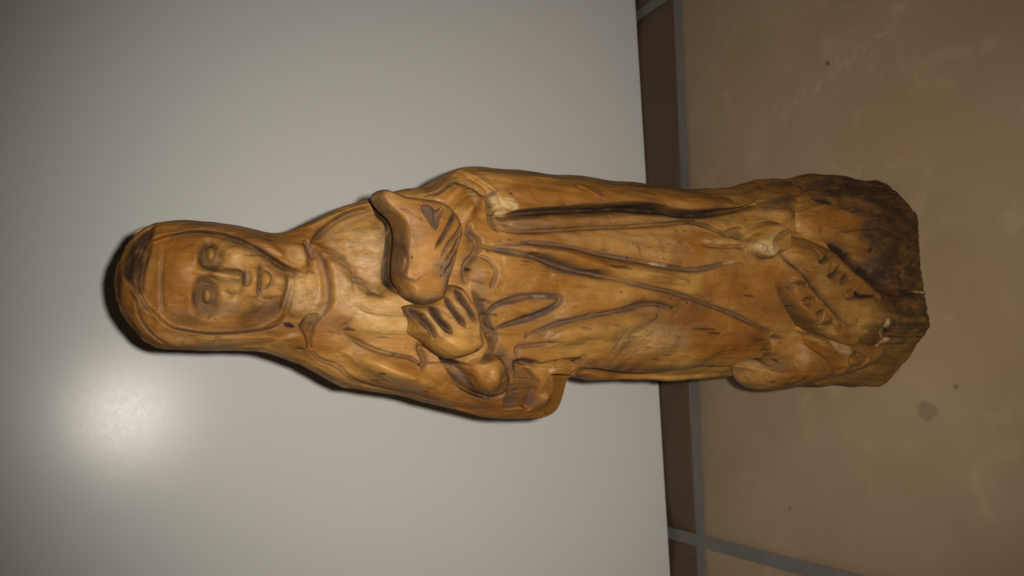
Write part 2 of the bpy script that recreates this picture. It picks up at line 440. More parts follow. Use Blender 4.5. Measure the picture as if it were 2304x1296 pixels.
  [[[-13.13,251.15],[-10.18,248.59],[-9.76,245.74],[-13.06,246.53],[-16.4,246.85],[-20.21,246.77],[-20.23,247.64],[-15.69,249.43]],-1.6,1.04],
  [[[11.41,247.2],[15.01,243.64],[18.74,239.03],[21.36,234.77],[22.9,228.26],[19.11,224.72],[13.77,223.86],[8.46,224.7],[2.51,224.96],[-0.79,224.17],[-2.81,229.19],[0.63,234.91],[5.57,239.09],[9.01,243.84]],-3.6,6.15],
  [[[-15.69,249.78],[-21.19,246.59],[-24.08,243.08],[-25.71,238.75],[-28.67,235.36],[-31.2,230.99],[-33.28,224.14],[-35.52,214.17],[-37.12,207.98],[-39.89,199.57],[-46.02,190.59],[-40.28,212.71],[-35.64,237.1],[-25.87,252.53],[-18.84,257.9]],0.8,1.71],
  [[[-21.07,209.31],[-21.83,206.1],[-24.18,202.97],[-28.23,198.14],[-32.85,195.38],[-35.33,190.34],[-35.02,193.89],[-31.95,200.14],[-27.4,204.74]],-2.6,0.99],
  [[[-24.18,199.74],[-22.18,193.44],[-22.19,190.0],[-26.72,186.07],[-31.79,184.37],[-34.75,187.03],[-34.65,191.43],[-31.57,195.71],[-28.23,198.14]],1.8,2.02],
  [[[-24.28,181.68],[-25.14,178.8],[-28.56,174.33],[-31.2,171.94],[-37.01,171.52],[-40.79,172.07],[-39.67,175.51],[-39.93,181.39],[-36.19,182.96],[-30.14,181.68]],-2.8,1.66],
  [[[-29.12,165.71],[-33.42,164.7],[-37.58,163.37],[-40.68,163.88],[-43.29,164.19],[-46.19,163.5],[-53.69,155.02],[-49.57,140.18],[-39.89,136.75],[-31.14,149.63],[-29.56,159.57]],-11,0.63],
  [[[37.14,199.58],[39.41,193.25],[41.15,166.93],[41.68,121.93],[40.95,87.07],[47.57,70.3],[36.12,81.37],[30.69,104.81],[30.31,125.48],[29.94,142.18],[26.78,169.32],[25.07,187.7],[30.92,191.63]],1.6,1.54],
  [[[24.25,96.6],[26.16,90.17],[23.71,89.18],[22.09,95.4]],-1.2,1.0],
  [[[-23.12,156.73],[-26.29,155.74],[-27.05,148.59],[-28.8,136.08],[-29.64,125.73],[-29.16,116.91],[-27.0,102.78],[-26.88,92.78],[-27.96,78.1],[-36.9,67.38],[-33.2,158.37],[-26.13,166.01],[-23.27,165.56]],-2.2,0.83],
  [[[-23.12,183.35],[-24.52,182.08],[-24.69,173.84],[-23.26,166.65],[-23.36,157.24],[-25.78,157.23],[-26.13,166.01],[-25.54,173.66],[-25.46,180.88]],-1,0.6],
  [[[19.37,89.26],[21.77,87.93],[25.26,84.59],[27.63,81.15],[28.35,77.19],[27.81,74.18],[26.08,71.2],[22.24,71.55],[18.39,72.83],[16.28,77.17],[14.92,81.15],[15.18,85.23],[16.66,88.05]],3.2,2.72],
  [[[-14.66,75.36],[-15.71,68.03],[-18.63,65.46],[-21.91,64.03],[-23.01,66.99],[-24.08,70.44],[-24.57,73.46],[-22.33,74.54],[-20.74,72.46],[-18.6,71.42]],-2.2,1.74]],
 'blob': [
  [-1.49,297.58,1.71,0.86,0,0.8],
  [6.38,275.71,2.1,1.23,0,2.3],
  [-5.41,276.37,2.0,1.14,0,2.3],
  [5.33,279.55,3.14,1.0,0,0.9],
  [-5.39,280.53,3.11,0.99,0,0.8],
  [1.14,275.81,1.33,3.13,0,2.3],
  [0.12,272.04,1.94,4.89,5,3.4],
  [-0.68,269.25,3.05,2.13,0,3.2],
  [-3.33,269.5,1.58,2.36,0,1.3],
  [0.25,264.45,3.46,1.58,0,1.8],
  [0.04,261.03,2.49,1.39,0,2.2],
  [-0.51,257.12,3.78,2.59,0,2.2],
  [6.94,268.66,3.71,5.09,10,2.2],
  [-8.09,269.08,3.42,4.95,-10,1.9],
  [-0.86,283.7,7.16,5.34,0,1.0],
  [4.36,265.07,1.12,2.44,20,-0.6],
  [-6.27,264.56,1.23,2.65,-20,-0.6],
  [-26.06,225.11,4.08,9.97,-24,3.2],
  [-29.72,214.8,4.16,9.06,-24,3.0],
  [-11.51,228.7,4.77,7.84,0,1.6],
  [-28.69,193.02,5.95,5.27,0,4.0],
  [-37.13,168.11,2.4,2.47,0,1.8],
  [31.01,207.57,2.82,5.24,35,3.0],
  [25.3,200.94,3.08,6.63,55,3.2],
  [4.04,197.61,3.6,3.85,0,1.6],
  [12.7,182.18,5.71,11.31,0,1.2],
  [-6.65,183.89,1.7,6.37,-14,0.9],
  [9.85,161.04,2.37,21.33,-14,0.9],
  [6.25,131.8,2.79,22.55,-14,0.7],
  [23.51,189.81,1.28,1.44,0,-3],
  [20.46,102.25,1.63,8.06,0,0.9],
  [-14.32,157.14,5.66,21.62,6,1.3],
  [-15.55,111.8,9.67,28.84,0,1.2],
  [32.82,68.77,3.09,4.7,0,1.8]],
 'stain_shade': [
  [[[13.61,290.21],[10.33,290.72],[6.19,290.97],[2.8,291.78],[-1.24,292.24],[-5.27,292.69],[-4.36,294.5],[-2.12,296.66],[-0.13,297.56],[5.36,296.89],[10.25,294.01]],1,0.8,1.44],
  [[[8.5,277.94],[10.18,276.13],[8.73,273.82],[6.03,272.65],[3.99,272.37],[2.4,273.95],[1.74,277.37],[3.02,278.62],[5.37,278.78]],0,0.5,1.95],
  [[[8.5,277.94],[10.18,276.13],[8.73,273.82],[6.03,272.65],[3.99,272.37],[2.4,273.95],[1.74,277.37],[3.02,278.62],[5.37,278.78]],1,0.34,1.95],
  [[[6.43,274.69],[5.76,274.78],[5.18,275.01],[4.78,275.34],[4.63,275.73],[4.75,276.12],[5.11,276.44],[5.66,276.65],[6.33,276.72],[7.0,276.63],[7.59,276.39],[7.99,276.05],[8.15,275.66],[8.04,275.27],[7.67,274.95],[7.1,274.75]],0,-0.85,0.49],
  [[[6.43,274.69],[5.76,274.78],[5.18,275.01],[4.78,275.34],[4.63,275.73],[4.75,276.12],[5.11,276.44],[5.66,276.65],[6.33,276.72],[7.0,276.63],[7.59,276.39],[7.99,276.05],[8.15,275.66],[8.04,275.27],[7.67,274.95],[7.1,274.75]],1,-0.9,0.49],
  [[[-2.0,279.12],[-0.14,278.41],[-0.2,275.78],[-2.16,274.48],[-5.84,274.02],[-8.89,273.83],[-11.17,275.85],[-10.04,278.42],[-7.37,279.66],[-4.37,279.96]],0,0.5,1.94],
  [[[-2.0,279.12],[-0.14,278.41],[-0.2,275.78],[-2.16,274.48],[-5.84,274.02],[-8.89,273.83],[-11.17,275.85],[-10.04,278.42],[-7.37,279.66],[-4.37,279.96]],1,0.34,1.94],
  [[[-5.38,275.43],[-6.02,275.47],[-6.57,275.65],[-6.94,275.93],[-7.07,276.29],[-6.96,276.65],[-6.61,276.98],[-6.08,277.21],[-5.45,277.31],[-4.81,277.27],[-4.27,277.09],[-3.9,276.8],[-3.76,276.44],[-3.87,276.08],[-4.22,275.76],[-4.75,275.53]],0,-0.85,0.48],
  [[[-5.38,275.43],[-6.02,275.47],[-6.57,275.65],[-6.94,275.93],[-7.07,276.29],[-6.96,276.65],[-6.61,276.98],[-6.08,277.21],[-5.45,277.31],[-4.81,277.27],[-4.27,277.09],[-3.9,276.8],[-3.76,276.44],[-3.87,276.08],[-4.22,275.76],[-4.75,275.53]],1,-0.9,0.48],
  [[[2.0,267.63],[2.41,266.12],[0.22,265.29],[-2.19,265.74],[-2.24,267.24],[-0.23,267.95]],0,0.6,0.62],
  [[[-1.26,258.54],[-1.52,256.03],[-3.25,254.9],[-3.99,256.32],[-2.99,258.14]],1,0.35,0.89],
  [[[-6.51,273.98],[-5.02,269.26],[-7.72,267.79],[-10.5,268.55],[-11.62,272.67],[-10.64,275.27]],0,0.35,1.23],
  [[[-9.09,267.36],[-5.45,259.11],[-6.07,254.78],[-11.07,257.26],[-13.62,261.82],[-14.04,267.48]],1,0.55,3.29],  # jaw shading painted dark where the cheek turns away
  [[[5.49,263.32],[3.0,257.08],[1.09,252.04],[-1.11,254.22],[-0.51,257.12],[3.52,260.99]],1,0.5,2.29],  # shade beneath the chin, painted dark here and on the next
  [[[-0.46,255.68],[-1.06,252.76],[-6.75,253.28],[-8.91,255.32],[-4.7,256.65]],1,0.45,2.04],
  [[[-9.96,285.7],[-9.75,280.29],[-11.71,276.43],[-14.2,278.07],[-13.33,284.29]],1,0.4,2.67],
  [[[11.7,250.21],[11.75,249.36],[9.93,248.52],[8.16,247.25],[6.37,246.62],[6.99,248.72],[8.75,250.0]],0,0.8,0.65],
  [[[9.2,255.18],[9.74,252.31],[7.63,250.43],[4.75,250.22],[4.96,253.39],[6.28,255.48]],2,0.45,1.03],
  [[[-12.5,256.39],[-12.31,254.27],[-13.4,252.51],[-13.95,252.99],[-13.59,255.19]],1,0.9,0.39],
  [[[-12.5,256.39],[-12.31,254.27],[-13.4,252.51],[-13.95,252.99],[-13.59,255.19]],0,0.8,0.39],
  [[[-13.13,251.15],[-10.18,248.59],[-9.76,245.74],[-13.06,246.53],[-16.4,246.85],[-20.21,246.77],[-20.23,247.64],[-15.69,249.43]],1,0.4,1.04],
  [[[-13.12,250.98],[-12.38,250.17],[-14.57,249.39],[-15.33,250.18]],0,1,0.39],
  [[[-21.07,209.31],[-21.83,206.1],[-24.18,202.97],[-27.82,199.05],[-32.85,195.38],[-34.63,192.3],[-30.69,200.04],[-26.6,204.89]],0,0.7,0.85],
  [[[-21.46,209.25],[-22.03,206.45],[-24.19,204.15],[-24.61,206.8]],1,0.9,0.69],
  [[[-24.28,182.58],[-25.14,178.8],[-28.56,174.33],[-31.2,171.94],[-37.01,171.52],[-40.79,172.07],[-39.67,175.51],[-39.93,181.39],[-36.19,182.96],[-30.13,182.14]],1,0.4,1.36],
  [[[-39.93,181.39],[-35.33,181.91],[-33.2,179.44],[-35.46,177.53],[-40.11,176.69]],0,0.75,1.17],
  [[[-40.28,172.35],[-34.64,174.82],[-34.73,171.95],[-39.44,169.44]],0,0.6,1.19],
  [[[-26.52,169.64],[-25.72,166.47],[-26.59,165.29],[-27.82,168.35]],2,0.6,0.59],
  [[[29.68,200.51],[30.29,198.6],[25.56,197.7],[24.19,198.79],[26.62,200.63]],2,0.45,0.99],
  [[[-2.37,179.21],[-1.71,176.98],[-2.01,173.75],[-2.64,174.66],[-2.94,178.28]],2,0.55,0.43],
  [[[28.62,192.39],[29.39,188.73],[28.81,185.09],[25.78,184.27],[23.31,187.97],[24.36,191.07]],2,0.75,1.3],
  [[[29.92,192.8],[31.51,190.08],[26.93,191.57],[23.8,192.77]],0,0.8,0.86],
  [[[21.33,191.48],[22.43,182.43],[22.24,173.21],[20.05,173.01],[18.35,185.28],[18.4,190.87]],0,0.45,1.31],
  [[[24.21,97.2],[26.19,89.57],[23.67,89.77],[21.84,95.46]],1,0.5,1.0],
  [[[20.11,108.14],[20.56,100.47],[19.29,97.18],[18.44,107.85]],2,0.3,0.82],
  [[[19.37,89.26],[20.89,87.05],[22.01,83.85],[24.63,79.4],[23.73,78.56],[21.22,81.04],[18.42,81.0],[16.64,79.32],[15.33,82.21],[16.07,85.95],[17.33,88.51]],2,0.75,1.34],
  [[[19.85,88.9],[20.46,86.33],[17.7,85.73],[17.12,87.99]],0,0.6,1.33],
  [[[-14.91,75.24],[-15.71,68.03],[-18.63,65.46],[-21.91,64.39],[-23.57,66.46],[-27.69,63.87],[-28.28,66.5],[-25.15,73.2],[-22.33,74.54],[-20.74,72.07],[-18.07,71.42]],2,0.6,1.78],
  [[[-14.66,75.36],[-15.57,67.74],[-16.76,67.03],[-20.53,66.22],[-20.8,67.44],[-16.49,69.8],[-15.69,74.08]],0,0.9,0.87],
  [[[-14.66,75.36],[-15.57,67.74],[-16.76,67.03],[-20.53,66.22],[-20.8,67.44],[-16.23,69.97],[-15.69,74.08]],1,0.4,0.87],
  [[[-2.95,115.05],[-8.97,88.62],[-15.22,77.89],[-23.02,82.24],[-21.86,106.11],[-13.54,115.39]],3,0.9,4.42],
  [[[1.15,140.83],[-0.23,123.7],[-3.35,111.4],[-9.15,98.0],[-4.65,123.2],[-4.09,139.86]],3,0.9,4.25],
  [[[35.86,183.88],[37.99,154.48],[38.21,120.69],[38.24,90.61],[32.54,100.85],[31.08,125.17],[28.38,158.51],[26.23,184.19]],3,0.9,4.32],
  [[[7.18,109.21],[7.06,88.82],[-2.49,82.14],[-3.79,93.79],[1.51,109.0]],3,0.8,4.32],
  [[[-24.45,224.36],[-22.79,218.36],[-25.98,215.8],[-28.49,218.9]],3,0.9,3.57],
  [[[-29.87,205.75],[-34.98,196.42],[-37.49,184.71],[-39.42,169.93],[-43.71,165.63],[-44.18,178.61],[-39.42,198.96]],3,0.9,3.91],
  [[[-4.68,164.68],[-3.19,142.27],[-5.59,142.63],[-7.83,160.61]],3,0.8,3.97],
  [[[13.17,164.51],[11.41,147.74],[9.44,151.51],[11.11,162.03]],3,0.9,3.91],
  [[[11.76,290.11],[11.71,283.12],[8.41,279.51],[2.62,280.16],[2.97,287.36],[5.54,290.07]],3,0.95,3.12],
  [[[-4.3,286.55],[-4.04,280.28],[-10.08,279.96],[-9.63,286.01]],3,0.9,3.13],
  [[[2.81,291.48],[3.29,280.16],[0.65,279.51],[-4.72,280.56],[-5.19,291.22]],3,0.55,3.12],
  [[[22.07,115.27],[22.03,108.33],[12.91,108.47],[10.74,114.31],[15.35,116.28]],3,0.9,4.18],
  [[[11.27,71.72],[-2.12,65.46],[-9.2,77.79],[0.83,101.47],[9.72,106.47],[13.08,90.45]],3,0.7,4.21],
  [[[28.86,210.53],[30.36,199.19],[25.7,195.87],[18.56,195.06],[20.15,200.72],[26.68,203.99]],3,0.8,3.64],
  [[[45.66,90.77],[51.52,74.55],[51.34,47.0],[43.6,56.17],[36.71,75.48],[33.1,95.83],[31.23,101.72],[32.6,92.95],[37.01,82.41],[41.81,90.58]],1,0.35,2.34],
  [[[0.3,254.23],[1.96,248.49],[-2.94,244.78],[-9.45,244.45],[-9.58,251.63],[-5.36,254.81]],2,0.42,3.9],
  [[[12.82,242.17],[16.44,230.76],[13.69,225.32],[1.0,225.67],[-2.89,231.32],[-3.21,240.04],[5.41,242.54]],2,0.35,3.99],
  [[[-4.48,238.96],[-4.7,224.03],[-9.42,220.07],[-15.06,219.54],[-16.03,230.44],[-11.7,235.78]],2,0.35,4.04],
  [[[8.87,271.54],[8.89,265.79],[5.49,263.32],[3.8,269.43]],2,0.25,3.75],
  [[[1.42,277.05],[1.11,268.46],[-4.31,267.98],[-0.54,275.77]],2,0.3,3.67],
  [[[-16.03,210.02],[-14.74,200.22],[-20.19,195.44],[-22.59,201.22],[-20.27,207.5]],2,0.25,4.19],
  [[[-11.85,144.19],[-11.6,121.88],[-18.69,113.7],[-22.9,130.02],[-22.57,144.86]],2,0.22,4.84],
  [[[18.47,170.68],[20.88,133.65],[19.1,116.95],[11.99,117.64],[13.8,145.01],[16.15,165.82]],2,0.2,4.76],
  [[[-16.16,284.05],[-17.07,276.14],[-17.0,266.31],[-19.82,274.0],[-18.76,283.77]],2,0.25,3.78]],
 'smear_shade': [
  [[[2.01,267.4],[-0.19,266.95],[-2.07,267.34]],1.1,1,0.7],  # shade under the nose painted dark
  [[[4.13,262.7],[-0.03,262.96],[-5.19,262.6]],0.62,1,0.7],
  [[[6.08,278.31],[4.38,278.47],[2.72,277.84],[2.08,275.82],[2.56,273.95]],1.2,1,0.75],  # brow shadow painted around the upper and inner eye sockets
  [[[9.65,276.16],[7.82,277.65],[5.73,278.37]],0.97,1,0.6],
  [[[7.03,273.09],[4.99,272.83],[2.9,273.95]],0.85,1,0.4],
  [[[-2.34,279.27],[-0.65,278.7],[-0.09,277.02],[-0.52,275.46]],1.44,1,0.7],
  [[[-4.02,279.67],[-6.7,279.7],[-9.36,278.47]],1.08,1,0.55],
  [[[-2.16,274.48],[-5.17,274.05],[-8.57,274.48]],1.09,1,0.45],
  [[[10.88,236.11],[12.25,231.14],[13.63,226.4],[15.26,224.46]],3.49,0,0.35],
  [[[12.72,243.91],[15.22,239.55],[19.47,232.42],[21.71,227.83]],2.43,0,0.3],
  [[[-16.18,236.77],[-20.94,227.58],[-22.79,218.36],[-25.13,213.78]],3.27,1,0.28],
  [[[-24.11,243.76],[-28.7,236.03],[-33.09,226.4],[-35.78,214.0]],3.07,1,0.28],
  [[[-24.27,183.91],[-29.23,185.05],[-34.38,184.48],[-36.45,189.53]],3.77,1,0.4],
  [[[-16.22,192.58],[-19.39,190.44],[-22.61,187.31]],4.23,1,0.35],
  [[[25.48,227.65],[21.79,226.4],[17.97,224.16],[13.75,224.12],[8.46,224.81],[2.87,225.11],[-0.24,224.37],[-2.56,221.92]],1.2,1,1],  # book's shadow line again, painted black
  [[[-2.91,184.09],[-2.58,179.65]],1.0,3,1],
  [[[-12.47,190.41],[-11.36,187.04]],1.13,3,1],
  [[[14.32,181.82],[14.31,171.07],[13.75,163.43],[12.6,155.62],[11.68,147.73],[10.89,139.94],[10.05,131.82]],1.65,0,0.55],
  [[[10.29,133.47],[9.97,125.66]],0.94,2,0.6],
  [[[11.86,100.41],[12.87,94.46]],1.15,2,0.5],
  [[[6.91,263.23],[4.34,258.46],[1.77,252.77]],2.27,1,0.6],  # chin shadow painted onto the neck
  [[[-1.14,254.95],[-4.62,253.39],[-8.9,254.59]],1.78,1,0.5],
  [[[28.47,242.24],[33.28,231.94],[36.03,219.92]],0.84,1,0.1],
  [[[-18.76,252.41],[-21.81,247.66],[-24.89,242.9]],2.64,1,0.3],
  [[[18.39,238.09],[21.49,232.03],[22.53,227.65]],2.18,1,0.4],  # soft shading painted along the cloak's inner edge
  [[[18.86,229.04],[15.2,225.55],[11.44,225.11]],2.96,1,0.4],
  [[[27.17,210.92],[31.08,205.85],[31.89,200.91],[28.62,195.35]],2.27,1,0.35],
  [[[16.5,202.65],[11.94,201.23],[7.23,203.34],[-0.4,203.61]],3.02,1,0.5],
  [[[28.11,193.19],[22.07,193.0],[18.76,191.76]],2.54,1,0.5],
  [[[-8.48,196.68],[-15.83,192.63],[-20.19,191.18]],3.36,1,0.45],
  [[[-24.68,183.83],[-29.29,181.45],[-35.32,182.37]],4.05,1,0.45],
  [[[24.74,104.12],[22.42,94.16],[19.82,87.77]],3.3,1,0.45],
  [[[27.55,126.46],[28.38,108.75],[30.43,87.28]],4.89,1,0.3],
  [[[-13.22,90.53],[-17.42,78.86],[-21.97,71.87]],4.06,1,0.35],
  [[[-25.33,155.07],[-28.36,126.77],[-26.38,96.56]],2.58,1,0.4],
  [[[43.73,88.87],[47.4,72.45],[49.19,51.29]],7.18,1,0.7],
  [[[34.95,80.08],[37.14,69.21],[42.73,57.03]],5.19,1,0.55],
  [[[43.6,56.17],[46.9,33.29],[45.19,17.24]],11.23,1,0.55],
  [[[-14.92,179.56],[-10.71,168.54],[-8.75,160.53],[-7.72,154.46]],2.37,0,0.5],
  [[[-24.84,155.19],[-26.44,137.85],[-27.86,120.98],[-27.35,112.23]],2.6,0,0.4],
  [[[-13.31,147.23],[-17.16,147.46]],2.13,3,0.7],
  [[[-9.14,269.65],[-6.95,264.19],[-4.76,259.14]],4.94,1,0.2],
  [[[-14.89,292.55],[-18.22,288.11],[-20.29,280.38],[-20.72,273.73]],1.75,1,0.25],  # silhouette edges painted darker where the wood turns away
  [[[15.51,252.15],[20.77,243.09],[24.43,233.71]],2.19,1,0.25],
  [[[-21.99,252.29],[-28.31,241.89],[-32.68,231.75],[-35.61,217.37],[-39.87,202.77]],1.94,1,0.3],
  [[[-23.41,189.78],[-29.22,185.94],[-33.46,186.55]],3.73,0,0.5],
  [[[-20.99,191.06],[-22.62,186.43],[-26.75,183.4]],4.27,0,0.45],
  [[[38.43,197.11],[39.78,174.08],[41.41,145.21],[41.26,115.83],[40.95,87.07]],3.23,1,0.45],  # edge shade painted down the cloak's silhouette
  [[[19.58,192.14],[21.2,175.35],[23.65,154.25],[26.56,126.76],[28.31,102.89]],3.33,0,0.25],
  [[[-7.36,134.69],[-11.68,127.88],[-14.59,118.08]],6.27,0,0.3],
  [[[-24.35,155.31],[-27.3,121.38],[-25.8,97.02]],3.57,0,0.4],
  [[[10.35,200.97],[0.95,198.63],[-6.32,196.0]],4.14,0,0.35],
  [[[4.66,297.47],[-0.16,298.22],[-4.97,298.52],[-11.06,296.93]],1.97,1,0.5],
  [[[-6.72,251.82],[-10.25,248.73],[-13.86,245.87]],2.58,0,0.2],
  [[[15.49,234.34],[13.42,230.35],[10.63,226.24]],4.54,0,0.3],
  [[[18.97,246.8],[22.07,239.08]],1.64,0,0.2],
  [[[44.77,85.3],[45.86,70.39],[45.76,58.65]],7.15,1,0.6],
  [[[32.7,81.34],[36.26,71.25],[40.22,59.16]],4.48,0,0.4],
  [[[41.15,57.38],[39.05,41.27],[32.78,26.5]],5.47,0,0.35],
  [[[41.48,177.28],[41.82,150.8],[40.45,111.33],[39.54,89.11]],2.03,0,0.4]],
 'dot': [
  [5.19,201.91,0.69],
  [-4.85,123.17,0.47],
  [15.35,187.87,0.36],
  [11.78,142.11,0.36],
  [12.52,127.55,0.36],
  [-0.02,145.81,0.36],
  [-1.56,124.72,0.36],
  [-2.79,117.0,0.36],
  [33.23,150.36,0.36],
  [28.74,166.17,0.36],
  [30.64,185.84,0.36],
  [35.3,87.89,0.36],
  [11.29,195.18,0.36],
  [-13.59,237.36,0.35],
  [-21.47,222.89,0.35],
  [-33.88,178.31,0.35],
  [-11.93,274.27,0.21],
  [-4.49,248.53,0.21],
  [-11.36,250.06,0.21],
  [-15.34,135.32,0.34],
  [-9.42,92.89,0.34],
  [-27.47,92.92,0.34],
  [-14.38,179.63,0.34],
  [-15.64,179.37,0.34]]},
'book': {'groove': [
  [[[12.95,226.83],[8.45,226.02],[5.67,225.55],[2.49,226.22],[1.47,225.63],[0.8,222.84],[1.81,221.39]],0.63,0.8,0.3,0.5],
  [[[7.48,224.4],[5.75,223.96]],0.38,0.3,0,0.3],
  [[[24.2,234.12],[23.07,233.19],[21.29,231.69],[20.2,230.2],[20.6,229.5]],1.0,1.4,0.5,0.4],
  [[[22.87,220.75],[22.29,219.22],[20.97,217.92],[18.5,217.67],[16.01,217.72]],0.51,0.5,0.2,0.6],
  [[[20.63,217.75],[21.96,216.55],[22.6,215.24]],0.51,0.4,0.1,0.5],
  [[[21.68,210.96],[18.48,212.96],[15.13,214.74],[10.61,217.61]],1.03,1.6,0.3,0.95],
  [[[18.06,208.66],[15.41,210.5],[12.37,213.09],[8.47,215.62]],1.16,1.4,0.5,0.7],
  [[[14.02,209.66],[10.31,211.46],[7.3,214.04]],1.55,1.3,0.6,0.5],
  [[[9.27,210.64],[6.32,212.07],[3.36,213.88]],1.42,1.3,0.6,0.6],
  [[[5.33,210.09],[1.68,211.1],[-0.53,212.56]],1.17,1.0,0.5,0.5],
  [[[18.67,222.63],[18.75,221.52]],0.51,0.3,0,0.6]],
 'region': [
  [[[21.7,222.19],[23.02,219.81],[21.15,217.85],[22.8,215.06],[21.15,215.57],[19.29,216.63],[17.48,216.94],[15.93,217.71],[18.32,220.19]],-1.7,0.51]],
 'blob': [
  ],
 'stain_shade': [
  [[[21.7,222.19],[23.02,219.81],[21.15,217.85],[22.57,215.62],[19.29,216.63],[17.48,216.94],[15.93,217.71],[18.32,220.19]],0,0.85,0.38],
  [[[21.7,222.19],[23.02,219.81],[21.15,217.85],[22.57,215.62],[19.29,216.63],[17.48,216.94],[15.93,217.71],[18.32,220.19]],1,0.35,0.38],
  [[[11.05,211.1],[10.8,209.14],[8.97,209.46],[9.23,211.41]],1,0.5,0.65],
  [[[22.72,235.31],[25.52,234.71],[25.62,229.7],[20.86,228.42],[19.97,230.91]],2,0.15,1.25]],
 'smear_shade': [
  [[[18.43,228.32],[12.94,227.01],[8.09,226.27],[2.46,226.95]],2.52,0,0.5],
  [[[18.64,225.4],[13.1,224.44]],1.26,0,0.3],
  [[[6.75,217.83],[5.15,213.95],[1.66,211.49],[-1.97,212.5]],4.4,0,0.7],
  [[[19.84,209.12],[16.34,207.4],[9.73,208.7],[2.43,210.36]],2.34,1,0.6],
  [[[-3.41,224.89],[-4.31,219.27],[-4.15,213.57]],3.32,0,0.6],
  [[[-2.41,226.39],[-5.07,221.11],[-4.87,213.54]],1.53,1,0.45]],
 'dot': [
  [7.59,224.41,0.26],
  [5.16,215.29,0.26],
  [2.6,215.0,0.26],
  [3.19,209.41,0.26]]},
'book_outline': [[24.63,233.59],[26.36,232.75],[26.93,231.16],[26.23,228.83],[25.48,225.87],[25.25,220.28],[25.14,215.34],[23.85,211.42],[21.18,208.57],[18.21,206.95],[14.95,206.73],[9.41,208.28],[2.44,209.95],[-1.92,210.75],[-4.86,212.57],[-6.05,217.12],[-5.55,220.22],[-3.84,223.31],[-1.96,224.24],[-0.21,225.89],[2.81,226.76],[8.21,226.79],[13.26,226.54],[17.17,227.26],[19.21,228.83],[20.67,230.75],[22.66,232.66]],
'hand': {'groove': [
  [[[-7.03,222.03],[-8.6,220.08],[-10.72,218.09],[-13.22,216.07],[-15.75,214.61]],2.07,4.6,0.8,0.75],
  [[[-6.01,216.75],[-8.14,215.12],[-10.65,213.47],[-12.44,211.44],[-13.71,210.01]],1.7,4.2,0.75,0.75],
  [[[-2.97,211.83],[-5.86,210.73],[-8.38,208.85],[-10.19,207.19],[-11.82,205.72]],1.58,4.2,0.75,0.75],
  [[[-1.04,208.76],[-3.56,207.07],[-6.1,205.36],[-8.65,203.65],[-10.66,202.02]],1.59,4.0,0.75,0.75]],
 'region': [
  ],
 'blob': [
  [-13.96,217.57,1.43,3.58,-32,0.8],
  [-8.05,210.84,1.05,4.24,-35,0.8],
  [-11.75,213.81,1.18,4.2,-35,0.9],
  [-6.15,207.36,0.93,3.73,-35,0.8],
  [-17.18,207.7,3.44,5.73,0,1.2]],
 'stain_shade': [
  ],
 'smear_shade': [
  [[[-7.14,218.99],[-10.69,215.79],[-13.56,213.35]],1.04,2,0.2],
  [[[-15.77,219.03],[-17.74,215.5],[-20.65,211.89],[-22.76,207.86]],1.18,1,0.6],  # shade painted along the hand's undercut rim
  [[[-11.54,198.22],[-15.65,196.81],[-19.02,197.5]],1.35,3,0.6]],
 'dot': [
  [-19.58,200.55,0.52],
  [-8.75,218.55,0.52]]},
'hand_outline': [[-11.83,220.32],[-14.34,220.41],[-15.59,219.03],[-17.56,215.51],[-20.47,212.28],[-22.69,208.26],[-22.79,204.27],[-21.81,200.66],[-20.14,197.45],[-17.52,195.91],[-11.91,197.8],[-7.08,199.64],[-3.06,202.46],[0.2,204.82],[0.41,209.21],[-1.9,212.66],[-5.29,216.78],[-6.09,220.18],[-6.86,222.41],[-8.99,221.57]],
'banner': {'groove': [
  [[[21.37,78.47],[18.8,77.72],[14.33,75.7],[9.26,71.58],[4.16,66.3],[-1.31,59.51],[-6.23,52.63],[-11.23,44.62]],1.32,1.0,0.1,0.7],
  [[[4.42,78.04],[-2.99,73.64],[-7.82,67.5],[-11.08,61.79],[-15.05,54.06],[-17.07,47.23]],1.17,1.0,0.1,0.55],
  [[[-6.18,55.12],[-9.49,49.69],[-11.14,44.75]],1.02,0.5,0.05,0.3],
  [[[-9.83,62.9],[-8.93,58.28],[-8.35,53.58]],1.05,0.9900000000000001,0.1,0.6000000000000001],
  [[[-4.25,59.94],[-6.96,61.19],[-9.66,62.91]],0.83,0.7200000000000001,0.1,0.30000000000000004],
  [[[-5.19,64.99],[-4.57,62.25],[-4.25,59.84]],1.04,0.9900000000000001,0.1,0.6000000000000001],
  [[[-4.25,59.84],[-6.21,57.01],[-8.35,53.58]],0.84,0.7200000000000001,0.1,0.30000000000000004],
  [[[-0.91,72.95],[0.09,70.29],[0.57,67.13],[-1.1,67.73],[-2.31,69.49],[-1.54,72.02]],1.03,0.9900000000000001,0.1,0.6000000000000001],
  [[[0.57,67.13],[0.13,65.27],[-0.72,65.69]],0.83,0.7200000000000001,0.1,0.30000000000000004],
  [[[5.43,79.51],[5.89,75.99],[6.1,71.97],[5.44,70.12],[3.91,71.63]],1.03,0.9900000000000001,0.1,0.6000000000000001],
  [[[3.64,79.42],[3.9,76.56]],1.22,0.9,0.1,0.30000000000000004],
  [[[5.49,77.75],[2.77,76.28]],1.02,0.9,0.1,0.6000000000000001],
  [[[14.12,63.01],[14.96,59.56],[17.48,54.97]],1.46,1.4400000000000002,0.1,0.8999999999999999],
  [[[15.08,62.36],[17.52,60.63],[20.14,61.7]],0.83,0.63,0.1,0.15000000000000002],
  [[[8.92,59.47],[9.86,55.51],[11.67,52.75],[13.45,50.93]],1.27,1.26,0.1,0.75],
  [[[10.24,58.37],[12.36,56.12],[14.45,54.81]],1.05,0.9,0.1,0.44999999999999996],
  [[[6.44,51.99],[8.19,50.64],[10.01,47.84]],1.27,1.08,0.1,0.75],
